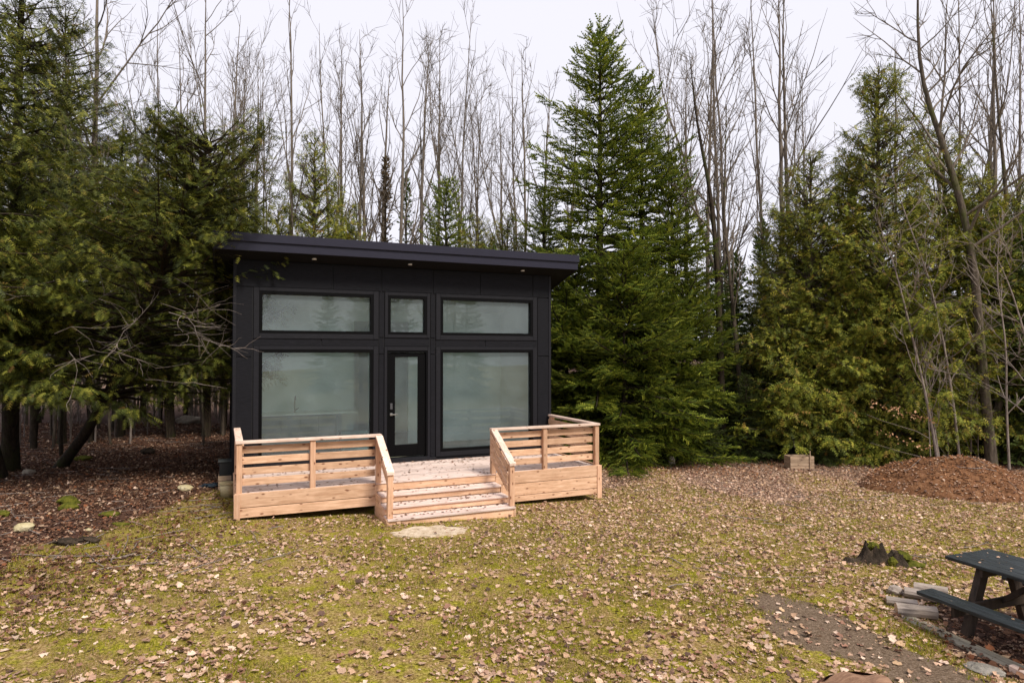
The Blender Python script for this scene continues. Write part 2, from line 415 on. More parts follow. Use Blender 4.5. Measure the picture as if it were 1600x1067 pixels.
Q = np.stack([ii[:-1, :-1], ii[:-1, 1:], ii[1:, 1:], ii[1:, :-1]], -1).reshape(-1, 4)
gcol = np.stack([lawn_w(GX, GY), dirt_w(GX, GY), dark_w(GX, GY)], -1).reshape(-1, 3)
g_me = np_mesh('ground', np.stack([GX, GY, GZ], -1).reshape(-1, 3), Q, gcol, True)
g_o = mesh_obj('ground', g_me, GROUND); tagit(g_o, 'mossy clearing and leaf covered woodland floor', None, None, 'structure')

# mound of leaf mulch on the right
MX, MY, MRX, MRY, MH = px(1486, 15.6), 15.7, 2.15, 1.6, .74
def mound_z(x, y):
    d = np.hypot((x - MX) / MRX, (y - MY) / MRY) + (vnoise(x, y, .9) - .5) * .10
    h = np.clip(1 - d ** 2.0, -0.2, 1)
    return ground_z(x, y) - .03 + MH * np.where(h > 0, h ** .85, h) + ((vnoise(x, y, .25) - .5) * .10 + (vnoise(x, y, .8) - .5) * .16) * (h > 0)
def top_z(x, y):
    x = np.asarray(x, float); y = np.asarray(y, float); g = ground_z(x, y)
    near = (np.hypot((x - MX) / MRX, (y - MY) / MRY) < 1.1)
    return np.where(near, np.maximum(g, mound_z(x, y)), g)
a_ = np.linspace(-1.08, 1.08, 90); AX, AY = np.meshgrid(a_, a_)
X_, Y_ = MX + AX * MRX, MY + AY * MRY
ii = np.arange(90 * 90).reshape(90, 90); Q = np.stack([ii[:-1, :-1], ii[:-1, 1:], ii[1:, 1:], ii[1:, :-1]], -1).reshape(-1, 4)
mo = mesh_obj('leaf_mound', np_mesh('leaf_mound', np.stack([X_, Y_, np.where(np.hypot(AX, AY) > 1.06, ground_z(X_, Y_) - .15, mound_z(X_, Y_))], -1).reshape(-1, 3), Q, None, True), MULCH)
tagit(mo, 'low rounded mound of rust brown leaf mulch at the right edge of the clearing', 'mound')

# ------------------------------------------------------------------ cabin (local axes: x along the front, y into the building)
TH = math.atan(450 / F)
HO = Vector((-2.236, 13.95, 0))
c_, s_ = math.cos(TH), math.sin(TH)
def hl(s, v, z=0): return Vector((HO.x + s * c_ - v * s_, HO.y + s * s_ + v * c_, z))
def to_local(x, y):
    dx, dy = x - HO.x, y - HO.y
    return dx * c_ + dy * s_, -dx * s_ + dy * c_
cab = thing('cabin', 'small black shed roofed cabin with large front windows behind a cedar deck', 'cabin', HO, TH)
HW, HD = 3.42, 5.7
SL = math.tan(math.radians(15))
def under(v): return 4.93 - .12 - .0 - SL * v + .0          # underside of the roof over y = v
def Z(r): return EYE + r
# shell
bm = bmesh.new()
T0, T1 = 0.0, 0.16
zt = lambda: Z(1.80)
ops = [(-2.93, -.76, -2.12, .03), (-2.93, -.76, .41, 1.18), (-.44, .44, -2.31, .03), (-.395, .395, .41, 1.18), (.76, 2.93, -2.12, .03), (.76, 2.93, .41, 1.18)]
# columns between openings
for a, b in ((-HW, -2.93), (-.76, -.44), (.44, .76), (2.93, HW)): bx(bm, a, b, T0, T1, .05, zt())
for a, b in ((-2.93, -.76), (.76, 2.93)):
    bx(bm, a, b, T0, T1, .05, Z(-2.12)); bx(bm, a, b, T0, T1, Z(.03), Z(.41)); bx(bm, a, b, T0, T1, Z(1.18), zt())
bx(bm, -.44, .44, T0, T1, .05, Z(-2.31)); bx(bm, -.44, .44, T0, T1, Z(.03), Z(.41)); bx(bm, -.44, .44, T0, T1, Z(1.18), zt())
bm_obj('front_wall', bm, BACKER, cab)
def slopebox(name, x0, x1, y0, y1, z0, zf, mat, parent):          # box whose top follows the roof slope
    bm = bmesh.new()
    v = [bm.verts.new(c) for c in ((x0, y0, z0), (x1, y0, z0), (x1, y1, z0), (x0, y1, z0), (x0, y0, zf(y0)), (x1, y0, zf(y0)), (x1, y1, zf(y1)), (x0, y1, zf(y1)))]
    for q in ((0, 3, 2, 1), (4, 5, 6, 7), (0, 1, 5, 4), (1, 2, 6, 5), (2, 3, 7, 6), (3, 0, 4, 7)): bm.faces.new([v[i] for i in q])
    return bm_obj(name, bm, mat, parent)
slopebox('side_wall', -HW, -HW + .14, .161, HD, .05, lambda y: under(y) - .01, SIDING, cab)
slopebox('side_wall', HW - .14, HW, .161, HD, .05, lambda y: under(y) - .01, SIDING, cab)
slopebox('back_wall', -HW + .141, HW - .141, HD - .14, HD, .05, lambda y: under(y) - .01, SIDING, cab)
# battens on the side walls
for sx in (-1, 1):
    for k in range(14):
        y = .05 + k * .42
        slopebox('batten', sx * HW - (.012 if sx > 0 else .013), sx * HW + (.013 if sx > 0 else .012), y, y + .045, .06, lambda yy: under(yy) - .02, TRIM, cab)
# roof
def slab(name, x0, x1, y0, y1, h0, h1, mat):       # heights above the underside
    bm = bmesh.new(); f = lambda y: under(y)
    v = [bm.verts.new(c) for c in ((x0, y0, f(y0) + h0), (x1, y0, f(y0) + h0), (x1, y1, f(y1) + h0), (x0, y1, f(y1) + h0), (x0, y0, f(y0) + h1), (x1, y0, f(y0) + h1), (x1, y1, f(y1) + h1), (x0, y1, f(y1) + h1))]
    for q in ((0, 3, 2, 1), (4, 5, 6, 7), (0, 1, 5, 4), (1, 2, 6, 5), (2, 3, 7, 6), (3, 0, 4, 7)): bm.faces.new([v[i] for i in q])
    return bm_obj(name, bm, mat, cab)
RO = .45; RL = .34
roof = slab('roof', -HW - RL, HW + RO, -RO, HD + .4, 0.0, .28, ROOF)
f0 = under(-RO)
def child_box(name, parent, mat, *a, bev=.004):
    return box(name, *a, mat, parent, bev)
child_box('fascia', cab, FASCIA, -HW - RL - .03, HW + RO + .03, -RO - .03, -RO - .001, f0 - .015, f0 + .165)
child_box('roof_edge', cab, FASCIA, -HW - RL - .055, HW + RO + .055, -RO - .065, -RO - .0305, f0 + .155, f0 + .315)
for sx in (-1, 1):
    bm = bmesh.new(); ro_ = RO if sx > 0 else RL; x0, x1 = sorted((sx * (HW + ro_) + sx * .001, sx * (HW + ro_) + sx * .03))
    y0, y1 = -RO, HD + .4
    v = [bm.verts.new(c) for c in [(x, y, under(y) + h) for h in (-.015, .31) for x, y in ((x0, y0), (x1, y0), (x1, y1), (x0, y1))]]
    for q in ((0, 3, 2, 1), (4, 5, 6, 7), (0, 1, 5, 4), (1, 2, 6, 5), (2, 3, 7, 6), (3, 0, 4, 7)): bm.faces.new([v[i] for i in q])
    bm_obj('rake_board', bm, FASCIA, cab)
# flat soffit lamps
for s in (-1.95, .0, 2.62):
    bm = bmesh.new(); y = -.2; cyl(bm, (s, y, under(y) - .012), (s, y, under(y) + .01), .045, .045, 14); bm_obj('soffit_lamp', bm, LENS, cab)
# siding panels and battens of the front
G = .010
def panel(a, b, z0, z1, name='siding_panel', m=SIDING, t=.018): return child_box(name, cab, m, a + G, b - G, -t, -.001, Z(z0) + G, Z(z1) - G, bev=.002)
xs = [-HW, -2.62, -1.62, -.66, .52, 1.66, 2.96, HW]
xs = [-HW, -2.72, -1.56, -.56, .56, 1.66, 2.96, HW]
for a, b in zip(xs[:-1], xs[1:]): panel(a, b, 1.28, 1.80)
for sx in (-1, 1):
    a, b = sorted((sx * 3.08, sx * (HW))); panel(a, b, -.08, 1.28); panel(a, b, -2.95, -.08)
    a, b = sorted((sx * .50, sx * .62)); panel(a, b, .315, 1.28); panel(a, b, -.03, .315); panel(a, b, -2.32, -.03)
    for a, b in ((.62, 1.78), (1.78, 3.08)):
        a, b = sorted((sx * a, sx * b)); panel(a, b, .125, .305)
    a, b = sorted((sx * .62, sx * 3.08)); panel(a, b, -2.95, -2.27)
panel(-.50, .50, .125, .305); 
for sx in (-1, 1):
    a, b = sorted((sx * (HW - .05), sx * (HW + .012))); child_box('corner_trim', cab, TRIM, a, b, -.032, .02, .06, Z(1.80))
def window(x0, x1, z0, z1, fr=.062, tr=.10, frame_mat=BLACK):
    w = bpy.data.objects.new('window', None); link(w, cab)
    # trim boards (outer), black frame, pane
    X0, X1, Z0, Z1 = x0 - fr, x1 + fr, z0 - fr, z1 + fr
    to = .035
    child_box('trim_board', w, TRIM, X0 - tr, X0, -to, -.001, Z(Z0 - tr), Z(Z1 + .07))
    child_box('trim_board', w, TRIM, X1, X1 + tr, -to, -.001, Z(Z0 - tr), Z(Z1 + .07))
    child_box('trim_board', w, TRIM, X0 + .001, X1 - .001, -to + .002, -.001, Z(Z1), Z(Z1 + .07))
    child_box('trim_board', w, TRIM, X0 + .001, X1 - .001, -to + .002, -.001, Z(Z0 - tr), Z(Z0))
    bm = bmesh.new()
    for a in ((X0 + .001, x0, Z0 + .001, Z1 - .001), (x1, X1 - .001, Z0 + .001, Z1 - .001), (x0, x1, Z0 + .001, z0), (x0, x1, z1, Z1 - .001)):
        bx(bm, a[0], a[1], -.028, .10, Z(a[2]), Z(a[3]))
    bm_obj('frame', bm, frame_mat, w)
    bm = bmesh.new(); y = .045
    q = [bm.verts.new(c) for c in ((x0, y, Z(z0)), (x1, y, Z(z0)), (x1, y, Z(z1)), (x0, y, Z(z1)))]; bm.faces.new(q)
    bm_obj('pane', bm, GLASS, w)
    return w
window(-2.90, -.79, -2.09, 0.0); window(.79, 2.90, -2.09, 0.0)
window(-2.90, -.79, .44, 1.15); window(.79, 2.90, .44, 1.15)
window(-.366, .366, .44, 1.15, .06, .065)
# door
child_box('door_trim', cab, TRIM, -.50, -.442, -.035, -.001, Z(-2.30), Z(.125)); child_box('door_trim', cab, TRIM, .442, .50, -.035, -.001, Z(-2.30), Z(.125))
child_box('door_trim', cab, TRIM, -.441, .441, -.033, -.001, Z(.045), Z(.125))
dr = bpy.data.objects.new('door', None); link(dr, cab)
bm = bmesh.new()
for a in ((-.441, -.405, -2.30, .044), (.405, .441, -2.30, .044), (-.405, .405, .005, .044)): bx(bm, a[0], a[1], -.02, .12, Z(a[2]), Z(a[3]))
bm_obj('door_frame', bm, BLACK, dr)
bm = bmesh.new()
for a in ((-.400, -.26, -2.20, .0), (.235, .400, -2.20, .0), (-.26, .235, -.09, .0), (-.26, .235, -2.20, -1.95)): bx(bm, a[0], a[1], .01, .055, Z(a[2]), Z(a[3]), .003)
bm_obj('door_leaf', bm, BLACK, dr)
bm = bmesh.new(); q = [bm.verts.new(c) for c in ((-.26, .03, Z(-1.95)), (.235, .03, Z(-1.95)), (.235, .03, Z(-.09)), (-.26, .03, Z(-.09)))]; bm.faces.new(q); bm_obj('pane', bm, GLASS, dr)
child_box('threshold', dr, STEEL if False else TRIM, -.48, .48, -.07, .12, Z(-2.30), Z(-2.225))
bm = bmesh.new(); bx(bm, -.372, -.318, -.008, .009, Z(-1.33), Z(-1.275), .003); bx(bm, -.355, -.225, -.052, -.034, Z(-1.315), Z(-1.293), .003); cyl(bm, (-.345, -.036, Z(-1.304)), (-.345, -.008, Z(-1.304)), .01, .01, 8); bm_obj('handle', bm, STEEL, dr)
bm = bmesh.new(); bx(bm, -.372, -.318, -.016, .009, Z(-1.20), Z(-1.07), .006); bx(bm, -.362, -.328, -.019, -.016, Z(-1.19), Z(-1.15)); bm_obj('keypad', bm, paint_mat('keypad_grey', (.06, .06, .065), .4), dr)
child_box('door_step', cab, TRIM, -.62, .62, -.09, -.036, Z(-2.31), Z(-2.25))

# interior
IB = 2.6
child_box('interior_floor', cab, FLOOR_IN, -HW + .142, HW - .142, .161, HD - .145, .60, .70, bev=0)
slopebox('ceiling', -HW + .142, HW - .142, .162, HD - .145, 3.9, lambda y: 3.9, CEIL_IN, None).hide_render = False
bpy.data.objects.remove(bpy.data.objects['ceiling'])
bm = bmesh.new(); y0, y1 = .162, HD - .145
v = [bm.verts.new(c) for c in [(x, y, under(y) + h) for h in (-.06, -.01) for x, y in ((-3.27, y0), (3.27, y0), (3.27, y1), (-3.27, y1))]]
for q in ((0, 3, 2, 1), (4, 5, 6, 7), (0, 1, 5, 4), (1, 2, 6, 5), (2, 3, 7, 6), (3, 0, 4, 7)): bm.faces.new([v[i] for i in q])
bm_obj('ceiling', bm, CEIL_IN, cab)
slopebox('interior_wall', -3.275, -3.25, .163, HD - .15, .70, lambda y: under(y) - .061, WALL_IN, cab)
slopebox('interior_wall', 3.25, 3.275, .163, HD - .15, .70, lambda y: under(y) - .061, WALL_IN, cab)
slopebox('interior_wall', -3.249, -.66, IB, IB + .11, .701, lambda y: under(y) - .061, WALL_IN, cab)
slopebox('interior_wall', .71, 3.249, IB, IB + .11, .701, lambda y: under(y) - .061, WALL_IN, cab)
slopebox('interior_wall', -.659, .709, IB + .001, IB + .109, Z(.78), lambda y: under(y) - .062, WALL_IN, cab)
slopebox('interior_wall', -3.24, 3.24, HD - .7, HD - .6, .701, lambda y: under(y) - .062, WALL_IN, cab)
slopebox('interior_wall', -.1, -.02, IB + 1.0, HD - .701, .701, lambda y: under(y) - .062, WALL_IN, cab)
for s in (-2.3, -1.1, .2, 1.35, 2.1):
    bm = bmesh.new(); y = 1.7; cyl(bm, (s, y, under(y) - .068), (s, y, under(y) - .058), .05, .05, 14); bm_obj('downlight', bm, BIN, cab)
kc = thing('kitchen_counter', 'grey kitchen counter with white top seen through the left window', 'counter', hl(0, 0, 0), TH)
child_box('carcass', kc, CAB_IN, -3.24, -1.16, IB - .60, IB - .003, .75, 1.57)
for k in range(5):
    child_box('cabinet_door', kc, CAB_IN, -3.22 + k * .412, -3.22 + k * .412 + .402, IB - .618, IB - .601, .80, 1.55, bev=.003)
child_box('plinth', kc, BIN, -3.24, -1.18, IB - .55, IB - .01, .701, .749)
child_box('countertop', kc, COUNTER, -3.245, -.68, IB - .63, IB - .003, 1.571, 1.615)
fa = thing('kitchen_faucet', 'tall dark faucet standing on the white counter inside the left window', 'faucet', hl(-2.08, IB - .42, 1.615), TH)
bm = bmesh.new(); pts = [(0, 0, 0), (0, 0, .30), (0, -.03, .36), (0, -.09, .385), (0, -.14, .36), (0, -.155, .30)]
for a, b in zip(pts[:-1], pts[1:]): cyl(bm, a, b, .013, .013, 8)
bm_obj('spout', bm, BIN, fa); bm = bmesh.new(); cyl(bm, (.012, 0, .06), (.09, 0, .11), .009, .007, 8); bm_obj('lever', bm, BIN, fa)
bn = thing('bench_seat', 'pale blue low storage bench inside the left window', 'bench', hl(-.78, 2.0, .701), TH)
child_box('body', bn, paint_mat('blue_grey_paint', (.10, .22, .26), .6), -.3, .3, -.2, .2, 0, .42); child_box('lid', bn, paint_mat('pale_blue_paint', (.25, .40, .42), .6), -.32, .32, -.22, .22, .421, .46)
fan = thing('ceiling_fan', 'black ceiling fan hanging inside behind the small middle window', 'ceiling fan', hl(-.28, 1.35, under(1.35) - .06), TH)
bm = bmesh.new(); cyl(bm, (0, 0, 0), (0, 0, -.16), .012, .012, 8); cyl(bm, (0, 0, .0), (0, 0, -.04), .06, .05, 12); bm_obj('rod', bm, BIN, fan)
bm = bmesh.new(); cyl(bm, (0, 0, -.16), (0, 0, -.22), .10, .12, 16); cyl(bm, (0, 0, -.22), (0, 0, -.27), .12, .07, 16); bm_obj('motor', bm, BIN, fan)
for k in range(4):
    b = box('blade', .10, .50, -.055, .055, -.20, -.19, BIN, fan, .002); b.rotation_euler = (math.radians(0), 0, math.radians(35 + 90 * k))

# ------------------------------------------------------------------ deck (same local axes)
dk = thing('cedar_deck', 'knotty cedar deck with slatted railings and centre steps in front of the cabin', 'deck', HO, TH)
DZ, DF = .69, -2.13
def dbox(name, mat, *a, bev=.005): return box(name, *a, mat, dk, bev)
rd = random.Random(5)
nb = 15; bw = (abs(DF) - .06) / nb
for k in range(nb):
    y1 = -.06 - k * bw; sp = rd.uniform(-1.2, 1.2)
    dbox('deck_board', W_DECK, -3.34, sp - .002, y1 - bw + .006, y1, DZ - .038, DZ - rd.uniform(0, .002))
    dbox('deck_board', W_DECK, sp + .002, 3.41, y1 - bw + .006, y1, DZ - .038, DZ - rd.uniform(0, .002))
# structure below
for s in (-3.2, -1.6, 0, 1.6, 3.2): dbox('joist', W_Y, s - .02, s + .02, DF + .05, -.05, DZ - .24, DZ - .04)
# skirt boards
def skirt(a, b, hs):
    z = DZ + .022
    for h in hs:
        dbox('skirt_board', W_X, a, b, DF - .035, DF, z - h + .010, z); z -= h
skirt(-3.41, -1.135, (.24, .165)); skirt(1.155, 3.47, (.235, .235, .12))
for sx, ns in ((-1, (.24, .165)), (1, (.235, .235, .12))):
    z = DZ + .022
    for h in ns:
        a, b = sorted((sx * 3.41 + (.002 if sx < 0 else .062), sx * 3.41 + (.037 if sx < 0 else .027)))
        if sx < 0: a, b = -3.41, -3.375
        else: a, b = 3.435, 3.47
        dbox('skirt_board', W_Y, a, b, DF + .001, -.04, z - h + .010, z); z -= h
dbox('corner_board', W_Z, -3.425, -3.33, DF - .06, DF - .0355, .26, DZ + .02)
dbox('corner_board', W_Z, 3.38, 3.485, DF - .055, DF - .0355, .04, DZ + .02)
RT = 1.56   # top of the cap rail
def post(s, v, z0=DZ + .002, z1=RT - .046, w=.089): dbox('post', W_Z, s - w / 2, s + w / 2, v - w / 2, v + w / 2, z0, z1)
for s in (-3.345, -2.19, -1.07): post(s, DF + .03)
for s in (1.12, 2.22, 3.40): post(s, DF + .03)
post(-3.345, -.13); post(3.40, -.13)
BH, BG = .118, .058
def rails(a, b, v):                                 # four boards along the front
    z = RT - .046 - BG * .9
    for k in range(4):
        dbox('rail_board', W_X, a, b, v, v + .03, z - BH, z); z -= BH + BG
def rails_y(s, v0, v1):
    z = RT - .046 - BG * .9
    for k in range(4):
        dbox('rail_board', W_Y, s, s + .03, v0, v1, z - BH, z); z -= BH + BG
rails(-3.30, -2.19, DF + .076); rails(-2.188, -1.116, DF + .076)
rails(1.166, 2.22, DF + .076); rails(2.222, 3.355, DF + .076)
rails_y(-3.299, DF + .11, -.09); rails_y(3.325, DF + .11, -.09)
dbox('cap_rail', W_CAP, -3.405, -1.02, DF - .04, DF + .09, RT - .045, RT)
dbox('cap_rail', W_CAP, 1.07, 3.46, DF - .04, DF + .09, RT - .045, RT)
dbox('cap_rail', W_CAPY, -3.405, -3.285, DF + .091, -.04, RT - .045, RT)
dbox('cap_rail', W_CAPY, 3.34, 3.46, DF + .091, -.04, RT - .045, RT)
# stairs
TRD = .30; zs = [.552, .414, .278]
S0, S1 = -1.10, 1.135
dbox('riser', W_X, S0 - .02, S1 + .02, DF - .03, DF, .56, DZ - .004)
dbox('nosing_board', W_DECK, S0 - .02, S1 + .02, DF - .045, DF + .088, DZ + .001, DZ + .006, bev=.001)
for k, z in enumerate(zs):
    yb = DF - .031 - k * TRD; yf = yb - TRD
    grow = .012 * k
    for j in range(2):
        w = (TRD + .02) / 2
        dbox('tread_board', W_DECK, S0 - grow, S1 + grow, yb - w * (j + 1) + .004, yb - w * j, z - .036, z)
    zlow = zs[k + 1] if k < 2 else .08
    dbox('riser', W_X, S0 - grow + .005, S1 + grow - .005, yf + .015, yf + .04, zlow + .002, z - .037)
for sx, s in ((-1, S0 - .04), (1, S1 + .002)):         # stepped side stringers
    bm = bmesh.new(); prof = [(DF, .12), (DF, DZ - .02)]
    for k, z in enumerate(zs):
        prof += [(DF - .03 - k * TRD, (DZ - .02) if k == 0 else zs[k - 1] - .02), (DF - .03 - k * TRD, z - .02)]
    prof += [(DF - .03 - 3 * TRD, zs[2] - .02), (DF - .03 - 3 * TRD, .10)]
    A = [bm.verts.new((s, y, z)) for y, z in prof]; B = [bm.verts.new((s + .038, y, z)) for y, z in prof]
    bm.faces.new(A); bm.faces.new(B[::-1])
    for i in range(len(A)): bm.faces.new((A[i], A[(i + 1) % len(A)], B[(i + 1) % len(A)], B[i]))
    bm_obj('stringer', bm, W_Y, dk)
yb = DF - .031 - 2.72 * TRD
for sx, s in ((-1, -1.07), (1, 1.12)):
    pt = 1.04
    post(s, yb, zs[2] + .001, pt - .02)
    y0, y1 = DF - .042, yb - .07; z0, z1 = RT - .02, pt
    def slant(name, zoff, th, x0, x1, mat, ya=y0, ybb=y1):
        bm = bmesh.new(); za = z0 + zoff; sl = (z1 - z0) / (y1 - y0)
        pts = [(ya, za + (ya - y0) * sl), (ybb, za + (ybb - y0) * sl)]
        v = [bm.verts.new((x, y, z + h)) for h in (-th, 0) for x in (x0, x1) for y, z in pts]
        for q in ((0, 1, 3, 2), (4, 6, 7, 5), (0, 4, 5, 1), (2, 3, 7, 6), (0, 2, 6, 4), (1, 5, 7, 3)): bm.faces.new([v[i] for i in q])
        bm_obj(name, bm, mat, dk)
    slant('cap_rail', 0, .045, s - .06, s + .06, W_CAPY)
    for j in range(3):
        xo = s + (.046 if sx < 0 else -.046); a, b = sorted((xo, xo - sx * .028 if sx > 0 else xo + .028))
        if sx > 0: a, b = s - .074, s - .0455
        else: a, b = s + .0455, s + .074
        slant('rail_board', -.10 - j * .175, .115, a, b, W_Y, DF - .02, yb + .03)

# leaves swept about on the deck are part of the leaf litter below

# ------------------------------------------------------------------ things along the left wall
def irregular(name, label, cat, loc, size, mat, seed, rot=0, flat=.5, rough=.25, subdiv=3, group=None):
    bm = bmesh.new(); bmesh.ops.create_icosphere(bm, subdivisions=subdiv, radius=1)
    r = random.Random(seed); dirs = [Vector((r.gauss(0, 1), r.gauss(0, 1), r.gauss(0, 1))).normalized() for _ in range(14)]
    offs = [r.uniform(.62, .95) for _ in dirs]
    for v in bm.verts:
        for d, o in zip(dirs, offs):
            t = v.co.dot(d)
            if t > o: v.co -= d * (t - o) * .9
        n = v.co.normalized(); v.co *= 1 + rough * .3 * (math.sin(n.x * 9 + seed) * math.sin(n.y * 7) + .6 * math.sin(n.z * 15 + n.x * 11))
        v.co = Vector((v.co.x * size[0] / 2, v.co.y * size[1] / 2, v.co.z * size[2] / 2))
    o = bm_obj(name, bm, mat, None, False); o.location = loc; o.rotation_euler = (0, 0, rot)
    return tagit(o, label, cat, group)
def gz(x, y): return float(ground_z(x, y))
def at(xp, Y): X = px(xp, Y); return X, Y, gz(X, Y)
bk = thing('plastic_bucket', 'dirty beige plastic bucket standing against the left end of the deck', 'bucket', (*at(357, 12.35)[:2], at(357, 12.35)[2]))
bm = bmesh.new(); cyl(bm, (0, 0, 0), (0, 0, .27), .115, .135, 24, True); bm_obj('body', bm, BUCKET, bk, True)
bm = bmesh.new(); cyl(bm, (0, 0, .255), (0, 0, .283), .143, .143, 24, True); bm_obj('rim', bm, BUCKET, bk)
cr = thing('wooden_box', 'old timber box standing against the left cabin wall under the black bin', 'box', at(357, 13.15), TH)
for k in range(3): child_box('slat', cr, W_CRATE, -.17, .17, -.15, .15, .005 + k * .10, .097 + k * .10)
bi = thing('black_bin', 'low open black plastic bin on the timber box against the left cabin wall', 'bin', (at(357, 13.15)[0], 13.15, at(357, 13.15)[2] + .30), TH)
bm = bmesh.new(); bx(bm, -.15, .15, -.14, .14, 0, .27, .01); bm_obj('body', bm, BIN, bi); child_box('rim', bi, paint_mat('dark_grey_plastic', (.05, .055, .055), .4), -.175, .175, -.165, .165, .271, .295)
pt_ = thing('flower_pot', 'small dark plant pot by the left cabin wall behind the black bin', 'plant pot', at(357, 14.6))
bm = bmesh.new(); cyl(bm, (0, 0, 0), (0, 0, .26), .13, .17, 20); bm_obj('body', bm, BIN, pt_, True); bm = bmesh.new(); cyl(bm, (0, 0, .24), (0, 0, .28), .185, .185, 20); bm_obj('rim', bm, BIN, pt_)
irregular('tarp_scrap', 'crumpled scrap of dark blue tarp on the leaves left of the black bin', 'tarp', (at(333, 13.3)[0], 13.3, at(333, 13.3)[2] + .03), (.42, .3, .12), BLUE, 4, .4, rough=.8)

# ------------------------------------------------------------------ stones, moss, stumps
def rock(xp, Y, size, mat, seed, name, label, cat, rot=0, sink=.25, **k):
    X, Y, z = at(xp, Y); return irregular(name, label, cat, (X, Y, z + size[2] * (.5 - sink)), size, mat, seed, rot, **k)
rock(299, 24.2, (1.05, .7, .42), ROCK, 1, 'boulder', 'large rounded pale boulder at the edge of the trees left of the cabin', 'boulder')
rock(291, 12.9, (.40, .24, .14), ROCK_Y, 2, 'flat_stone', 'flat pale stone on brown leaves left of the deck', 'stone', -.4)
rock(42, 9.65, (.30, .20, .17), ROCK_Y, 3, 'pale_stone', 'angular yellowish stone near the left edge', 'stone', .3)
rock(142, 9.7, (.11, .08, .06), ROCK_Y, 9, 'pebble', 'small pale pebble in the leaves right of the yellowish stone', 'pebble')
rock(47, 14.6, (.30, .22, .16), ROCK, 5, 'woodland_stone', 'small greyish stone near the foot of the leaning cedar trunk', 'stone')
rock(232, 17.4, (.36, .3, .26), STUMPM, 6, 'dark_rock', 'small black lump of rotten wood on the slope left of the cabin', 'rotten wood')
rock(110, 11.6, (.40, .32, .20), MOSS, 7, 'mossy_rock', 'bright green moss cushion, upper one of two near the left edge', 'moss')
rock(112, 11.15, (.36, .28, .16), MOSS, 8, 'mossy_rock', 'bright green moss cushion, lower one of two near the left edge', 'moss')
rock(172, 10.7, (.38, .22, .10), MOSS, 10, 'moss_patch', 'thin olive moss patch right of the two moss cushions', 'moss')
rock(188, 10.05, (.34, .16, .08), MOSS, 11, 'moss_patch', 'narrow moss strip between leaves above the black hollow log', 'moss')
rock(8, 10.6, (.24, .18, .14), MOSS, 12, 'moss_patch', 'green moss cushion cut by the left picture edge', 'moss')
rock(110, 9.0, (.38, .2, .13), STUMPM, 13, 'log_hollow_shade', 'left black lump for the shaded hollow of the rotten log below the moss', 'rotten wood', .2, rough=.6)  # black lumps stand in for a dark hollow and log shadows
rock(142, 9.15, (.38, .18, .12), STUMPM, 14, 'log_hollow_shade', 'right black lump for the shaded hollow of the rotten log below the moss', 'rotten wood', -.2, rough=.6)
rock(130, 16.5, (.5, .35, .16), MOSS, 15, 'mossy_stone', 'low mossy stone at the foot of the dark trunks on the left', 'stone')
rock(1049, 18.4, (.20, .2, .34), ROCK, 16, 'grey_stone', 'small upright grey stone at the foot of the spruce', 'stone', sink=.1)
rock(1533, 6.15, (.34, .22, .09), ROCK_G, 17, 'flat_grey_stone', 'flat grey stone half buried at the bottom right below the plank', 'stone', -.5)
# sandy slab in front of the steps
bm = bmesh.new(); r = random.Random(4); X0, Y0 = px(678, 10.35), 10.35
ring = [(X0 + math.cos(t) * .60 * r.uniform(.72, 1.12), Y0 + .12 * math.cos(t) + math.sin(t) * .33 * r.uniform(.7, 1.15)) for t in [i * math.pi / 16 for i in range(32)]]
A = [bm.verts.new((x, y, gz(x, y) + .022)) for x, y in ring]; B = [bm.verts.new((x * 1.0 + (x - X0) * .05, y + (y - Y0) * .05, gz(x, y) - .08)) for x, y in ring]
bm.faces.new(A)
for i in range(32): bm.faces.new((A[i], B[i], B[(i + 1) % 32], A[(i + 1) % 32]))
tagit(bm_obj('stepping_slab', bm, SAND), 'worn sandy coloured slab sunk in the lawn below the deck steps', 'slab')

# mossy stump
X, Y, z = at(1368, 9.5)
st = thing('mossy_stump', 'broken black tree stump with yellow green moss in front of the picnic table', 'stump', (X, Y, z))
def lobed(name, parent, cx, cyy, rx, ry, h, mat, seed, jag=.35):
    n = 26; r = random.Random(seed); bm = bmesh.new(); rings = []
    for k, t in enumerate((0, .25, .5, .75, 1.0)):
        row = []
        for i in range(n):
            a = 2 * math.pi * i / n; fl = 1 + .55 * (1 - t) ** 2 + .18 * math.sin(3 * a + seed) + .12 * math.sin(7 * a + seed * 2)
            hh = h * t * (1 + jag * (math.sin(2 * a + seed) * .5 + .3 * math.sin(5 * a + seed)) * t)
            row.append(bm.verts.new((cx + math.cos(a) * rx * fl * (1 - .45 * t), cyy + math.sin(a) * ry * fl * (1 - .45 * t), hh - .05)))
        rings.append(row)
    for p_, q_ in zip(rings[:-1], rings[1:]):
        for i in range(n): bm.faces.new((p_[i], p_[(i + 1) % n], q_[(i + 1) % n], q_[i]))
    c = bm.verts.new((cx, cyy, h * .55))
    for i in range(n): bm.faces.new((rings[-1][i], rings[-1][(i + 1) % n], c))
    return bm_obj(name, bm, mat, parent)
def lump(name, x, y, z, sx, sy, sz, mat, seed, rot=0):
    o = irregular(name, None, None, (x, y, z), (sx, sy, sz), mat, seed, rot, rough=.45, subdiv=3); o.parent = st; return o
lobed('stump_wood', st, -.05, .04, .20, .16, .29, STUMPM, 3, .28); lobed('stump_wood', st, .24, -.03, .17, .15, .20, STUMPM, 5, .3)
lobed('root', st, -.34, .0, .20, .11, .11, STUMPM, 8, .3)
lump('moss_cap', -.03, .04, .22, .20, .18, .14, MOSS, 7); lump('moss_cap', .34, -.05, .10, .20, .24, .20, MOSS, 6, .4); lump('moss_cap', .44, -.10, .02, .34, .30, .10, MOSS, 9)
lump('moss_cap', .14, -.14, .06, .14, .12, .14, MOSS, 19)

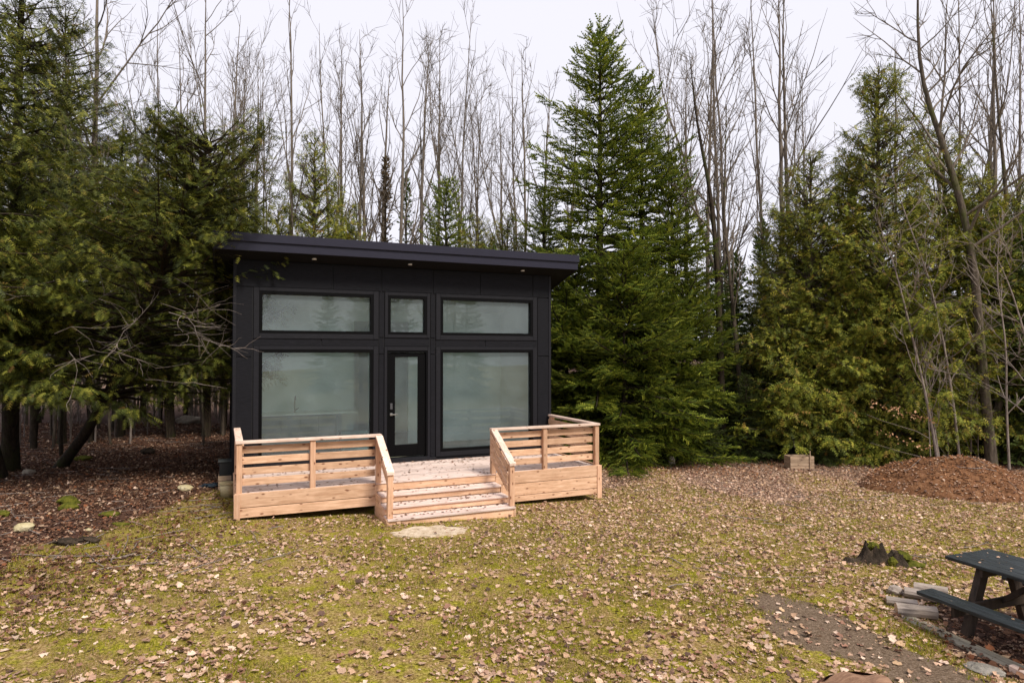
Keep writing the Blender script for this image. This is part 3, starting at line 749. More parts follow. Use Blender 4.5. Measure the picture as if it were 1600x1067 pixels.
# sawn round at the bottom edge, firewood, plank, crate
X, Y = 2.66, 4.98
sr = thing('sawn_log_round', 'reddish sawn tree round at the bottom edge of the view', 'log', (X, Y, gz(X, Y)), .4)
n = 40; r = random.Random(2); bm = bmesh.new(); prof = [1 + .05 * math.sin(3 * a) + .03 * math.sin(8 * a) for a in [2 * math.pi * i / n for i in range(n)]]
A = [bm.verts.new((math.cos(2 * math.pi * i / n) * .38 * prof[i], math.sin(2 * math.pi * i / n) * .33 * prof[i], -.05)) for i in range(n)]
B = [bm.verts.new((v.co.x, v.co.y, .34)) for v in A]; E_ = [bm.verts.new((v.co.x * .83, v.co.y * .83, .385)) for v in A]
for i in range(n): bm.faces.new((A[i], A[(i + 1) % n], B[(i + 1) % n], B[i])); bm.faces.new((B[i], B[(i + 1) % n], E_[(i + 1) % n], E_[i]))
bm_obj('bark', bm, bark_mat('red_brown_bark', (.05, .024, .016), (.24, .11, .07)), sr)
bm = bmesh.new(); C_ = [bm.verts.new((v[0] * .82, v[1] * .82, .38 + .02 * math.sin(i * .9))) for i, v in enumerate([(math.cos(2 * math.pi * i / n) * .38 * prof[i], math.sin(2 * math.pi * i / n) * .33 * prof[i]) for i in range(n)])]
D_ = [bm.verts.new((math.cos(2 * math.pi * i / n) * .379 * prof[i], math.sin(2 * math.pi * i / n) * .329 * prof[i], .355)) for i in range(n)]
cc = bm.verts.new((0.05, -.03, .425))
for i in range(n): bm.faces.new((D_[i], D_[(i + 1) % n], C_[(i + 1) % n], C_[i])) if False else None; bm.faces.new((C_[i], C_[(i + 1) % n], cc))
bm_obj('sawn_face', bm, REDW, sr)

def firewood(xp, Y, L_, r0, ang, tilt, lift, label, seed, shape='round'):
    X = px(xp, Y); t = thing('firewood_log', label, 'firewood', (X, Y, gz(X, Y) + lift), ang)
    t.rotation_euler = (0, tilt, ang)
    rr = random.Random(seed); n = 12; bm = bmesh.new(); rows = []
    for k in range(7):
        x = (k / 6 - .5) * L_; row = []
        for i in range(n):
            a = 2 * math.pi * i / n; q = r0 * (1 + .08 * math.sin(2 * a + k * .3 + seed) + rr.uniform(-.04, .04))
            yy, zz = math.cos(a) * q, math.sin(a) * q
            if shape == 'split': zz = min(zz, r0 * .35 + rr.uniform(0, .005)); yy *= 1.1
            row.append(bm.verts.new((x, yy, zz)))
        rows.append(row)
    for p_, q_ in zip(rows[:-1], rows[1:]):
        for i in range(n): bm.faces.new((p_[i], p_[(i + 1) % n], q_[(i + 1) % n], q_[i]))
    bm_obj('side', bm, LOGW, t)
    for k, nm in ((0, 'cut_end'), (6, 'cut_end')):
        bm = bmesh.new(); s = -1 if k == 0 else 1; x = (k / 6 - .5) * L_
        ring = [bm.verts.new((x + s * .001, math.cos(2 * math.pi * i / n) * r0 * .97, min(math.sin(2 * math.pi * i / n) * r0 * .97, r0 * .34 if shape == 'split' else 9))) for i in range(n)]
        bm.faces.new(ring); bm_obj(nm, bm, W_CRATE if k == 0 else STUMPM, t)
A_ = -.35
firewood(1427, 7.42, .40, .078, -.30, 0, .065, 'nearest round grey firewood log with a dark cut end', 1)
firewood(1440, 7.95, .42, .08, -.50, .05, .08, 'split grey firewood log lying across the pile nearest the bench end', 2, 'split')
firewood(1405, 7.75, .32, .075, -.45, 0, .05, 'short split firewood piece between the grey block and the nearest log', 3, 'split')
firewood(1450, 8.2, .36, .07, -.55, 0, .05, 'thin firewood log at the back of the pile under the table end', 4)
firewood(1432, 8.02, .36, .06, -.42, .0, .045, 'narrow split log at the left side of the firewood pile', 5, 'split')
rock(1396, 8.15, (.22, .17, .17), LOGW, 22, 'wood_block', 'pinkish grey chopped wood block left of the firewood pile', 'wood block', .3)
# long grey edging plank
pl = thing('edging_plank', 'long weathered plank lying on the ground between the table and the bare earth', 'plank', (4.62, 6.75, gz(4.62, 6.75) + .02), math.atan2(-1.45, .42))
child_box('plank', pl, W_GREY, -.85, .85, -.085, .085, -.05, .012, bev=.01)
pl2 = thing('edging_plank', 'pale short board end to end with the plank at the bottom right', 'plank', (4.78, 5.75, gz(4.78, 5.75) + .03), math.atan2(-1.3, .25))
child_box('plank', pl2, W_CAP, -.45, .45, -.035, .035, -.03, .04, bev=.01)
# crate at the forest edge
X, Y, z = at(1252, 18.2)
wc = thing('wooden_crate', 'small weathered wooden crate at the forest edge right of the spruce', 'crate', (X, Y, z), .06)
for k in range(4): child_box('slat', wc, W_CRATE, -.34, .34, -.012, .012, .01 + k * .09, .092 + k * .09); child_box('slat', wc, W_CRATE, -.34, .34, .34, .364, .01 + k * .09, .092 + k * .09)
for sx in (-.325, .325):
    for k in range(4): child_box('side_slat', wc, W_CRATE, sx - .012, sx + .012, .013, .339, .01 + k * .09, .092 + k * .09)
child_box('stake', wc, W_CRATE, .20, .225, -.04, -.013, 0, .52)

# ------------------------------------------------------------------ picnic table
d_ = Vector((.345, -.938)); ac = Vector((.938, .345))
A0 = Vector((4.81, 7.30)); ctr = A0 + ac * .36 + d_ * .92
rz = math.atan2(d_.y, d_.x) - math.pi / 2         # local y = long axis towards the viewer
gt = gz(ctr.x, ctr.y)
pt = thing('picnic_table', 'dark blue grey wooden picnic table with attached benches at the right edge', 'picnic table', (ctr.x, ctr.y, gt), rz)
TT_ = EYE - 2.25 - gt
for k in range(5): child_box('top_plank', pt, PICNIC, -.36 + k * .145, -.36 + k * .145 + .138, -.92 + (k % 2) * .006, .92, TT_ - .04, TT_, bev=.006)
for sx in (-1, 1):
    a, b = sorted((sx * .56, sx * .80)); m_ = (a + b) / 2
    child_box('bench_plank', pt, PICNIC, a, m_ - .004, -.92, .92, .41, .45, bev=.006); child_box('bench_plank', pt, PICNIC, m_ + .004, b, -.92, .92, .41, .45, bev=.006)
for sy in (-1, 1):
    y = sy * .60
    for sx in (-1, 1):
        bm = bmesh.new(); hgt = TT_ - .04
        P0 = Vector((sx * .50, y, -.02)); P1 = Vector((sx * .20, y, hgt))
        w = .06
        v = [bm.verts.new((p.x + dx, p.y + dy, p.z)) for p in (P0, P1) for dx, dy in ((-w, -.035), (w, -.035), (w, .035), (-w, .035))]
        for q in ((0, 3, 2, 1), (4, 5, 6, 7), (0, 1, 5, 4), (1, 2, 6, 5), (2, 3, 7, 6), (3, 0, 4, 7)): bm.faces.new([v[i] for i in q])
        bm_obj('leg', bm, PICNIC_B, pt)
    child_box('bench_support', pt, PICNIC_B, -.76, .76, y + .036, y + .075, .30, .409)
    child_box('top_support', pt, PICNIC_B, -.33, .33, y + .036, y + .075, TT_ - .13, TT_ - .041)
    bm = bmesh.new(); P0 = Vector((0, sy * .55, .36)); P1 = Vector((0, sy * .12, TT_ - .05)); w = .035
    v = [bm.verts.new((p.x + dx, p.y + dy, p.z)) for p in (P0, P1) for dx, dy in ((-w, -.04), (w, -.04), (w, .04), (-w, .04))]
    for q in ((0, 3, 2, 1), (4, 5, 6, 7), (0, 1, 5, 4), (1, 2, 6, 5), (2, 3, 7, 6), (3, 0, 4, 7)): bm.faces.new([v[i] for i in q])
    bm_obj('brace', bm, PICNIC_B, pt)

# ------------------------------------------------------------------ trees
# foliage templates: x = side, y = along the spray, z = normal
def frond_template(pairs):
    """one feathery spray: a rib with slim fingers on both sides, all connected"""
    V, T = [], []; zf = lambda y: -.16 * y * y
    for k in range(pairs):
        y0 = k / pairs; y1 = y0 + .52 / pairs; y2 = (k + 1) / pairs; i = len(V)
        V += [(0, y0, zf(y0)), (0, y1, zf(y1))]
        for s in (-1, 1):
            l = (.44 - .27 * y0) * (.75 if k == 0 else 1) * (1 if s > 0 else .88); j = len(V)
            V.append((s * l, y0 + .30 + (.04 if s > 0 else 0), zf(y0) - .16 * l)); T.append((i, i + 1, j) if s < 0 else (i + 1, i, j))
        V.append((.03, y1, zf(y1))); j = len(V) - 1
        T.append((i + 1, j, len(V)))            # thin rib piece up to the next pair
    V.append((0, 1.0, zf(1.0)))
    return np.array(V, float), np.array(T)
FR_FINE = frond_template(4); FR = frond_template(3)
def needle_template():
    V, T = [], []; m = 4
    for plane in (0, 1):
        base = []
        for k in range(m + 1):
            base.append(len(V)); V.append((0, k / m, -.05 * (k / m)))
        for k in range(m):
            w = (.17 if k < m - 1 else .11)
            for s in (-1, 1):
                i = len(V); y = (k + 1.15) / m
                V.append((s * w, y, 0) if plane == 0 else (0, y, s * w * .8)); T.append((base[k], base[k + 1], i))
    return np.array(V, float), np.array(T)
ND = needle_template()
ND_LITE = (np.array([(0, 0, 0), (0, 1, -.05), (-.22, .55, 0), (.22, .6, 0), (-.14, .95, .05), (.14, 1.0, -.05)], float), np.array([(0, 1, 2), (0, 3, 1), (2, 1, 4), (3, 5, 1)]))

UP = np.array([0, 0, 1.])
def lean_tube(P, R, n): return tubes(P[None], R[None], n)
def trunk_mesh(H, r0, seed, wob=.01, n=10, K=14, base=-.25, flare=1.35):
    r = np.random.default_rng(seed); t = np.linspace(0, 1, K); z = base + t * (H - base)
    P = np.stack([np.cumsum(r.normal(0, wob, K)) * H * .05, np.cumsum(r.normal(0, wob, K)) * H * .05, z], -1); P[:, :2] -= P[0, :2]
    R = r0 * (1 - t) ** .85 + .008; R[0] *= flare
    return P, R

def spruce(H, R, seed, z0=.05, dens=1.0, power=.8, whorl=.26, droop=.35, sprays=1.0, size=.17, lite=False, bare_low=0):
    r = np.random.default_rng(seed)
    TP, TR = trunk_mesh(H, H * .012 + .02, seed)
    brP, brR, pos, dr_, nh, scl = [], [], [], [], [], []
    z = z0 * H + .15
    while z < H * .985:
        t = z / H; Lmax = R * (1 - t) ** power * (1.0 if t > .06 else .85)
        nb_ = int(r.integers(5, 8)) if Lmax > .4 else int(r.integers(3, 6))
        a0 = r.uniform(0, 6.28); Lmax *= r.uniform(.72, 1.12)
        if lite is False: nb_ += 1
        for k in range(nb_):
            az = a0 + k * 6.283 / nb_ + r.normal(0, .18); L_ = Lmax * r.uniform(.55, 1.18) + .05
            el0 = math.radians(-12 + 50 * t ** 1.3) + r.normal(0, .08)
            K = 7; u = np.linspace(0, 1, K)
            el = el0 - droop * np.sin(u * 2.2) * (1 - t) + .55 * u ** 2 * (1 - .4 * t)
            hd = np.array([math.cos(az), math.sin(az), 0])
            st_ = np.cos(el)[:, None] * hd + np.sin(el)[:, None] * UP
            P = np.zeros((K, 3)); P[0] = (np.interp(z, TP[:, 2], TP[:, 0]), np.interp(z, TP[:, 2], TP[:, 1]), z + r.normal(0, .035))
            P[1:] = P[0] + np.cumsum(st_[:-1] * L_ / (K - 1), 0)
            brP.append(P); brR.append((.012 + .010 * L_) * (1 - u) ** .8 + .003)
            # secondary twigs in the flat plane of the branch
            step = .085 / dens; ns = max(3, int(L_ / step)); side = np.cross(hd, UP)
            us = np.linspace(.12 if L_ > .8 else .05, 1.0, ns)
            base = np.stack([np.interp(us, u, P[:, i]) for i in range(3)], -1)
            tang = np.stack([np.interp(us, u, st_[:, i]) for i in range(3)], -1)
            l2 = L_ * .42 * (1 - us) ** .7 * (us + .25) ** .3 + .10; l2 = np.minimum(l2, .75) * r.uniform(.6, 1.15, ns)
            for s in (-1, 1):
                dd = nz(tang * .75 + side * s * r.uniform(.6, 1.0, ns)[:, None] + UP * r.normal(-.10, .14, ns)[:, None])
                m = np.maximum(1, (l2 / (size * .62) * sprays).astype(int))
                idx = np.repeat(np.arange(ns), m); jj = np.concatenate([np.arange(q) for q in m]) if len(m) else []
                f = (jj + .3) / m[idx]
                p = base[idx] + dd[idx] * (l2[idx] * f)[:, None]; p[:, 2] -= .10 * l2[idx] * f ** 2
                d2 = nz(dd[idx] + tang[idx] * .25 + r.normal(0, .30, (len(idx), 3)))
                pos.append(p); dr_.append(d2); nh.append(nz(UP[None] + r.normal(0, .35, (len(idx), 3)))); scl.append(size * r.uniform(.7, 1.25, len(idx)))
            # tip spray
            pos.append(P[-1:]); dr_.append(st_[-1:]); nh.append(UP[None]); scl.append(np.array([size * 1.1]))
        z += whorl * r.uniform(.75, 1.2) * (1 if t < .8 else .7)
    for k in range(10): pos.append(np.array([[TP[-1, 0], TP[-1, 1], H - .05 * k]])); dr_.append(nz(np.array([[r.normal(0, .4), r.normal(0, .4), 1.]]))); nh.append(nz(r.normal(0, 1, (1, 3)))); scl.append(np.array([size]))
    pos, dr_, nh, scl = map(np.concatenate, (pos, dr_, nh, scl))
    s, d, n = frames(dr_, nh)
    tp = ND_LITE if lite else ND
    V, T = tile(tp[0], tp[1], pos, s, d, n, scl)
    crown = np_mesh('spruce_crown', V, T)
    tv = lean_tube(TP, TR, 10); bv = tubes(np.array(brP), np.array(brR), 4)
    return crown, np_mesh('spruce_trunk', *tv, None, True), np_mesh('spruce_branches', *bv, None, True)

def cedar(H, R, seed, z0=.05, dens=1.0, size=.2, fine=False, power=.7, nbr=150, base_w=1.0, rough_=.35, up0=.15, sweep=None, hang=.55, lean=(0, 0), fstep=.36, tr_=1.0, lexp=.8):
    r = np.random.default_rng(seed)
    TP, TR = trunk_mesh(H, (H * .012 + .03) * tr_, seed, .02)
    lz = np.clip(TP[:, 2] / H, 0, 1); TP[:, 0] += lean[0] * lz ** lexp; TP[:, 1] += lean[1] * lz ** lexp
    brP, brR, pos, dr_, nh, scl = [], [], [], [], [], []
    zz = z0 * H + (H * .97 - z0 * H) * np.sort(r.random(nbr) ** 1.05)
    lump = r.uniform(.65, 1.25, 24)
    for z in zz:
        t = z / H; az = r.uniform(0, 6.283)
        lm = lump[int((az / 6.283 * 6) % 6) * 4 + min(3, int(t * 4))]
        Lmax = R * (1 - t) ** power * min(1, .55 + t * 4) * (1 - rough_ + rough_ * lm)
        L_ = max(.25, Lmax * r.uniform(.55, 1.15))
        if sweep is not None: L_ *= sweep(az, t)
        el0 = up0 + r.normal(0, .15) + .5 * t; K = 7; u = np.linspace(0, 1, K)
        el = el0 - .55 * np.sin(u * 2.0) * (1 - t) + .75 * u ** 2
        hd = np.array([math.cos(az), math.sin(az), 0]); st_ = np.cos(el)[:, None] * hd + np.sin(el)[:, None] * UP
        st_ = nz(st_ + r.normal(0, .10, (K, 3)))
        P = np.zeros((K, 3)); P[0] = (np.interp(z, TP[:, 2], TP[:, 0]), np.interp(z, TP[:, 2], TP[:, 1]), z); P[1:] = P[0] + np.cumsum(st_[:-1] * L_ / (K - 1), 0)
        brP.append(P); brR.append((.012 + .008 * L_) * (1 - u) ** .8 + .003)
        side = np.cross(hd, UP); ns = max(4, int(L_ / .16 * dens)); us = r.uniform(.22 if L_ > 1 else .05, 1.0, ns) ** .75
        base = np.stack([np.interp(us, u, P[:, i]) for i in range(3)], -1); tang = np.stack([np.interp(us, u, st_[:, i]) for i in range(3)], -1)
        l2 = (L_ * .33 * (1 - us) ** .6 + .18) * r.uniform(.5, 1.2, ns); l2 = np.minimum(l2, .9)
        sgn = r.choice([-1, 1], ns)
        dd = nz(tang * .8 + side[None] * (sgn * r.uniform(.4, 1.1, ns))[:, None] + UP[None] * r.normal(-.05, .25, ns)[:, None])
        m = np.maximum(2, (l2 / (size * fstep)).astype(int)); idx = np.repeat(np.arange(ns), m); jj = np.concatenate([np.arange(q) for q in m]); f = (jj + .4) / m[idx]
        p = base[idx] + dd[idx] * (l2[idx] * f)[:, None]; p[:, 2] -= .18 * l2[idx] * f ** 2
        p += r.normal(0, .03, p.shape)
        d2 = nz(dd[idx] + np.array([0, 0, -hang]) + r.normal(0, .42, (len(idx), 3)))
        out = nz(dd[idx] + UP * .9 + r.normal(0, .45, (len(idx), 3)))
        pos.append(p); dr_.append(d2); nh.append(out); scl.append(size * r.uniform(.6, 1.3, len(idx)))
    pos, dr_, nh, scl = map(np.concatenate, (pos, dr_, nh, scl))
    s, d, n = frames(dr_, nh); tp = FR_FINE if fine else FR
    V, T = tile(tp[0], tp[1], pos, s, d, n, scl)
    return np_mesh('cedar_crown', V, T), np_mesh('cedar_trunk', *lean_tube(TP, TR, 10), None, True), np_mesh('cedar_branches', *tubes(np.array(brP), np.array(brR), 4), None, True)

def bare(H, r0, seed, start=.28, spread=.45, nlimb=16, path=None, twigs=1.0, limb_len=.42, droop=0, double=False, extra=None):
    """leafless tree: trunk, upswept limbs, branches, fine twigs"""
    r = np.random.default_rng(seed)
    lv = [[], [], [], []]
    def walk(p, d, L_, R0, K, lift, wob):
        P = np.zeros((K, 3)); P[0] = p; dd = d.copy()
        for k in range(1, K):
            dd = nz(dd + r.normal(0, wob, 3) + UP * lift); P[k] = P[k - 1] + dd * L_ / (K - 1)
        u = np.linspace(0, 1, K); return P, R0 * (1 - u) ** .9 + .0035
    if path is not None:
        c = np.array(path, float); K = 16; u = np.linspace(0, 1, K); uu = np.linspace(0, 1, len(c)); TP = np.stack([np.interp(u, uu, c[:, i]) for i in range(3)], -1)
        TP[1:-1] = (TP[:-2] + TP[2:] + 2 * TP[1:-1]) / 4
        TR = r0 * (1 - u) ** .75 + .006; TR[0] *= 1.2
    else:
        TP, TR = trunk_mesh(H, r0, seed, .035, K=16); TR = r0 * (1 - np.linspace(0, 1, 16)) ** .75 + .006
    stems = [(TP, TR)]
    if double:
        k = int(16 * r.uniform(.15, .4)); a = r.uniform(0, 6.28); d = nz(np.array([math.cos(a) * .32, math.sin(a) * .2, 1.]))
        P, R = walk(TP[k], d, H * (1 - k / 16) * .92, TR[k] * .8, 16, .06, .04); stems.append((P, R))
    lv[0] = stems
    for P0, R0 in stems:
        for i in range(nlimb):
            u = start + (1 - start) * (i + r.uniform(0, 1)) / nlimb; u = min(u, .97); k = u * 15; k0 = int(k)
            p = P0[k0] * (1 - (k - k0)) + P0[min(15, k0 + 1)] * (k - k0); Rr = np.interp(u, np.linspace(0, 1, 16), R0) * .85
            a = r.uniform(0, 6.283); inc = r.uniform(.6, 1.3) * spread
            d = nz(np.array([math.cos(a) * inc, math.sin(a) * inc, 1.])); L1 = H * limb_len * (1 - u) ** .55 * r.uniform(.5, 1.1)
            P1, R1 = walk(p, d, L1, Rr * .55, 8, .07 - droop, .10); lv[1].append((P1, R1))
            for j in range(max(3, int(L1 * 1.9 * twigs))):
                u2 = r.uniform(.15, .98); k2 = u2 * 7; q0 = int(k2); p2 = P1[q0] * (1 - (k2 - q0)) + P1[min(7, q0 + 1)] * (k2 - q0)
                td = nz(P1[min(7, q0 + 1)] - P1[max(0, q0 - (q0 == 7))]); d2 = nz(td + r.normal(0, .5, 3) + UP * .15)
                L2 = L1 * .42 * (1.1 - u2) * r.uniform(.5, 1.3) + .25; P2, R2 = walk(p2, d2, L2, np.interp(u2, np.linspace(0, 1, 8), R1) * .6 + .002, 5, .06, .12); lv[2].append((P2, R2))
                for q in range(int(2 + L2 * 2.6 * twigs)):
                    u3 = r.uniform(.1, 1); k3 = min(3, int(u3 * 4)); p3 = P2[k3] + (P2[k3 + 1] - P2[k3]) * (u3 * 4 - k3)
                    d3 = nz(nz(P2[k3 + 1] - P2[k3]) + r.normal(0, .55, 3) + UP * .12); P3, R3 = walk(p3, d3, r.uniform(.15, .6) * (1 + H * .02), .005, 3, .05, .12); lv[3].append((P3, R3))
    tr = tubes(np.array([a for a, b in lv[0]]), np.array([b for a, b in lv[0]]), 8)
    pp = [tubes(np.array([a for a, b in l]), np.array([b for a, b in l]), n) for l, n in ((lv[1], 5), (lv[2], 3), (lv[3], 3)) if l]
    return np_mesh('bare_trunk', *tr, None, True), np_mesh('bare_branches', *join_vt(pp), None, True)

# ---- prototypes (mesh data is shared between all copies)
PROTO = {}
def proto_conifer(key, meshes, leafm, barkm):
    for m, mm in zip(meshes, (leafm, barkm, barkm)): m.materials.clear(); m.materials.append(mm)
    PROTO[key] = meshes
def place_conifer(name, key, x, y, label, cat='tree', group=None, sc=1.0, sz=None, rz=None, leaf=None):
    c, t, b = PROTO[key]
    o = thing(name, label, cat, (x, y, gz(x, y)), random.uniform(0, 6.28) if rz is None else rz, group); o.scale = (sc, sc, sz or sc)
    k = mesh_obj('crown', c, None, o); mesh_obj('trunk', t, None, o); mesh_obj('branches', b, None, o)
    return o
def proto_bare(key, meshes, bt, bb):
    for m, mm in zip(meshes, (bt, bb)): m.materials.clear(); m.materials.append(mm)
    PROTO[key] = meshes
def place_bare(name, key, x, y, label, group=None, sc=1.0, sz=None, rz=None, cat='tree', tilt=None):
    t, b = PROTO[key]
    o = thing(name, label, cat, (x, y, gz(x, y)), random.uniform(0, 6.28) if rz is None else rz, group); o.scale = (sc, sc, sz or sc)
    if tilt: o.rotation_euler = (tilt[0], tilt[1], o.rotation_euler[2])
    mesh_obj('trunk', t, None, o); mesh_obj('branches', b, None, o); return o

proto_conifer('spruce_big', spruce(13.3, 3.9, 11, .03, .66, .60, .40, size=.25), SPRUCE_M, BARK_DARK)
proto_conifer('spruce_mid', spruce(10.0, 3.3, 12, .03, .66, .60, .40, size=.25), SPRUCE_M, BARK_DARK)
proto_conifer('spruce_wide', spruce(5.6, 3.1, 13, .0, .85, .38, .40, droop=.22, size=.18), SPRUCE_M, BARK_DARK)
proto_conifer('fir_small', spruce(3.2, 1.35, 14, .02, 1.0, .85, .20, size=.13), BALSAM_M, BARK_DARK)
proto_conifer('fir_narrow', spruce(8.0, 1.0, 15, .1, .8, .8, .26, size=.16, lite=True), BALSAM_M, BARK_DARK)
proto_conifer('rusty_spire', spruce(8.5, .75, 16, .2, .8, .7, .22, size=.15, lite=True), RUST_M, BARK_DARK)
proto_conifer('fir_far', spruce(11, 2.6, 17, .05, .8, .85, .34, size=.26, lite=True), BALSAM_M, BARK_DARK)
proto_conifer('cedar_tall', cedar(11.5, 3.3, 21, .03, 1.6, .165, nbr=380, power=.52, fstep=.42), CEDAR_M, BARK_MOSS)
proto_conifer('cedar_mid', cedar(8.5, 2.6, 22, .03, 1.6, .165, nbr=310, power=.48, fstep=.42), CEDAR_M, BARK_MOSS)
proto_conifer('cedar_bush', cedar(5.0, 2.0, 23, .02, 1.5, .16, nbr=230, power=.42, fstep=.42), CEDAR_M, BARK_MOSS)
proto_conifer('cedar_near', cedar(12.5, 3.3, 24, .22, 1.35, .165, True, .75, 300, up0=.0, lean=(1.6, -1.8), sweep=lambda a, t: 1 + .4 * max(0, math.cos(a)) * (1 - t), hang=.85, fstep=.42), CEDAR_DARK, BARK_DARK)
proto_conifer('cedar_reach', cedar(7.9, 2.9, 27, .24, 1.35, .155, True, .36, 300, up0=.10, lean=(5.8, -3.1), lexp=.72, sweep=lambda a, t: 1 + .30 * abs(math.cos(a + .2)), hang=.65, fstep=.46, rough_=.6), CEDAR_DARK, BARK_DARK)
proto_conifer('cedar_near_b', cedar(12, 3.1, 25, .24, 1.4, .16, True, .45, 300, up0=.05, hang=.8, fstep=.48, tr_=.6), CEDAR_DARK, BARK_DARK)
proto_conifer('cedar_far', cedar(10, 2.5, 26, .1, 1.2, .19, nbr=230, power=.48, fstep=.4), CEDAR_M, BARK_DARK)
for i in range(6):
    proto_bare(f'bare{i}', bare(17, .078 + .012 * (i % 3), 40 + i, .22 + .05 * (i % 3), .34 + .07 * (i % 2), 13, double=(i % 3 == 0), twigs=.68, limb_len=.46), BARK_GREY, BARK_GREY)
for i in range(3):
    proto_bare(f'pole{i}', bare(13, .055, 60 + i, .35, .32, 9, twigs=.7), BARK_DARK if i != 2 else BARK_MOSS, BARK_GREY)
for i in range(3):
    proto_bare(f'brush{i}', bare(3.2, .022, 70 + i, .12, .7, 9, twigs=1.3, limb_len=.5), TWIG, TWIG)
proto_bare('broad', bare(15, .13, 80, .25, 1.1, 16, limb_len=.62, twigs=1.0), BARK_GREY, BARK_GREY)

def dead_twigs(parent, seed, c, n, spread, L0):
    r = np.random.default_rng(seed); P = []
    for i in range(n):
        p = np.array(c) + r.normal(0, 1, 3) * np.array(spread); d = nz(np.array([r.uniform(.3, 1.2), r.normal(0, .5), r.normal(-.05, .35)])); q = [p]
        for k in range(5): d = nz(d + r.normal(0, .22, 3) - UP * .04); q.append(q[-1] + d * L0 * r.uniform(.6, 1.3) / 5)
        P.append(q)
        for j in range(3):
            k = r.integers(1, 5); d2 = nz(d + r.normal(0, .6, 3)); q2 = [q[k]]
            for m in range(5): d2 = nz(d2 + r.normal(0, .25, 3)); q2.append(q2[-1] + d2 * L0 * .45 / 5)
            P.append(q2)
    P = np.array(P); w = np.linspace(.006, .002, 6)[None] * r.uniform(.6, 1.3, (len(P), 1))
    o = mesh_obj('dead_twigs', np_mesh('dead_twigs', *tubes(P, w, 3), None, True), TWIG, parent); o['kind'] = 'stuff'
def T(name, key, xp, Y, label, **k): return place_conifer(name, key, px(xp, Y), Y, label, **k)
# the spruce group right of the cabin
T('spruce_tree', 'spruce_big', 938, 20.4, 'tallest dark green spruce with a pointed top just right of the cabin')
T('spruce_tree', 'spruce_mid', 1004, 21.2, 'second tallest spruce with a crooked top right behind the tallest one', sc=.92, sz=1.19)
T('spruce_tree', 'spruce_mid', 1050, 21.2, 'third spruce stepping down to the right of the two tall ones', sc=.95, sz=.95)
T('spruce_tree', 'spruce_wide', 975, 18.7, 'wide bushy spruce with bright green layered boughs in front of the tall spruces', sc=1.0, sz=1.02, rz=1.0)
T('spruce_tree', 'spruce_wide', 885, 20.0, 'bushy spruce half hidden behind the right corner of the cabin', sc=.95, sz=1.0, rz=3.0)
T('spruce_tree', 'spruce_wide', 1066, 20.2, 'bushy spruce at the right foot of the spruce group', sc=.85, sz=.92, rz=4.6)
T('spruce_tree', 'spruce_wide', 1035, 19.6, 'low wide spruce between the bushy front spruce and the dark trunk', sc=.8, sz=.80, rz=2.2)
T('spruce_tree', 'spruce_wide', 912, 19.2, 'low wide spruce just behind the deck railing', sc=.8, sz=.72, rz=5.3)
T('fir_tree', 'fir_small', 1108, 19.2, 'small fir sapling between the spruces and the bare trunks', sc=.5)
T('fir_tree', 'fir_small', 1165, 19.8, 'small dark fir left of the wooden crate', sc=.8)
T('fir_tree', 'fir_small', 1215, 20.3, 'low dark fir directly behind the wooden crate', sc=.65)
T('fir_tree', 'fir_small', 1290, 19.0, 'low green fir between the wooden crate and the leaf mound', sc=.5)
# dark firs filling behind
k = 0
for xp, Y, key, sc_, lb in ((1150, 23.5, 'fir_far', .62, 'dark fir filling the gap right of the spruce group'), (1195, 25, 'fir_far', .75, 'dark fir behind the gap left of the cedars'), (1120, 27, 'fir_far', .7, 'dark fir far behind the bare trunks right of the spruces'),
        (1175, 21.2, 'fir_small', 1.35, 'dark fir standing above the crate'), (1560, 21, 'fir_far', .75, 'dark fir in shade behind the mound at the far right'), (1610, 19, 'fir_far', .7, 'dark fir cut off by the right picture edge'),
        (1500, 23, 'fir_far', .8, 'dark fir directly behind the leaf mound'), (1430, 24, 'fir_far', .8, 'dark fir hidden behind the tall cedar'), (1340, 24.5, 'fir_far', .8, 'dark fir hidden behind the left cedars')):
    T('fir_tree', key, xp, Y, lb, sc=sc_)
# cedars on the right
T('cedar_tree', 'cedar_tall', 1372, 20.0, 'tallest olive green cedar with a ragged top on the right', sc=.98, sz=1.06)
T('cedar_tree', 'cedar_mid', 1268, 20.6, 'olive cedar left of the tallest one', sc=1.1, sz=1.12)
T('cedar_tree', 'cedar_mid', 1480, 20.6, 'olive cedar right of the tallest one behind the big bare trunk', sc=1.1, sz=1.22)
T('cedar_tree', 'cedar_mid', 1225, 22.5, 'slim cedar standing at the left end of the cedar group', sc=.9, sz=.95)
T('cedar_tree', 'cedar_mid', 1590, 21.5, 'cedar at the right picture edge behind bare twigs', sc=1.1, sz=1.05)
T('cedar_tree', 'cedar_bush', 1232, 20.2, 'bright yellow green cedar bush above the wooden crate', sc=1.0, sz=1.05)
T('cedar_tree', 'cedar_bush', 1325, 19.8, 'bright bushy cedar between the crate and the mound', sc=1.05, sz=1.12)
T('cedar_tree', 'cedar_bush', 1400, 19.3, 'bushy cedar directly left of the leaf mound', sc=.95, sz=1.1)
T('cedar_tree', 'cedar_bush', 1540, 20.4, 'bushy cedar in shade behind the right side of the mound', sc=.9, sz=1.1)
T('cedar_tree', 'cedar_mid', 1325, 21.5, 'cedar filling the gap just left of the tallest one', sc=1.0, sz=1.15)
T('cedar_tree', 'cedar_mid', 1535, 19.6, 'cedar with light green boughs behind the right side of the mound', sc=.85, sz=1.0)
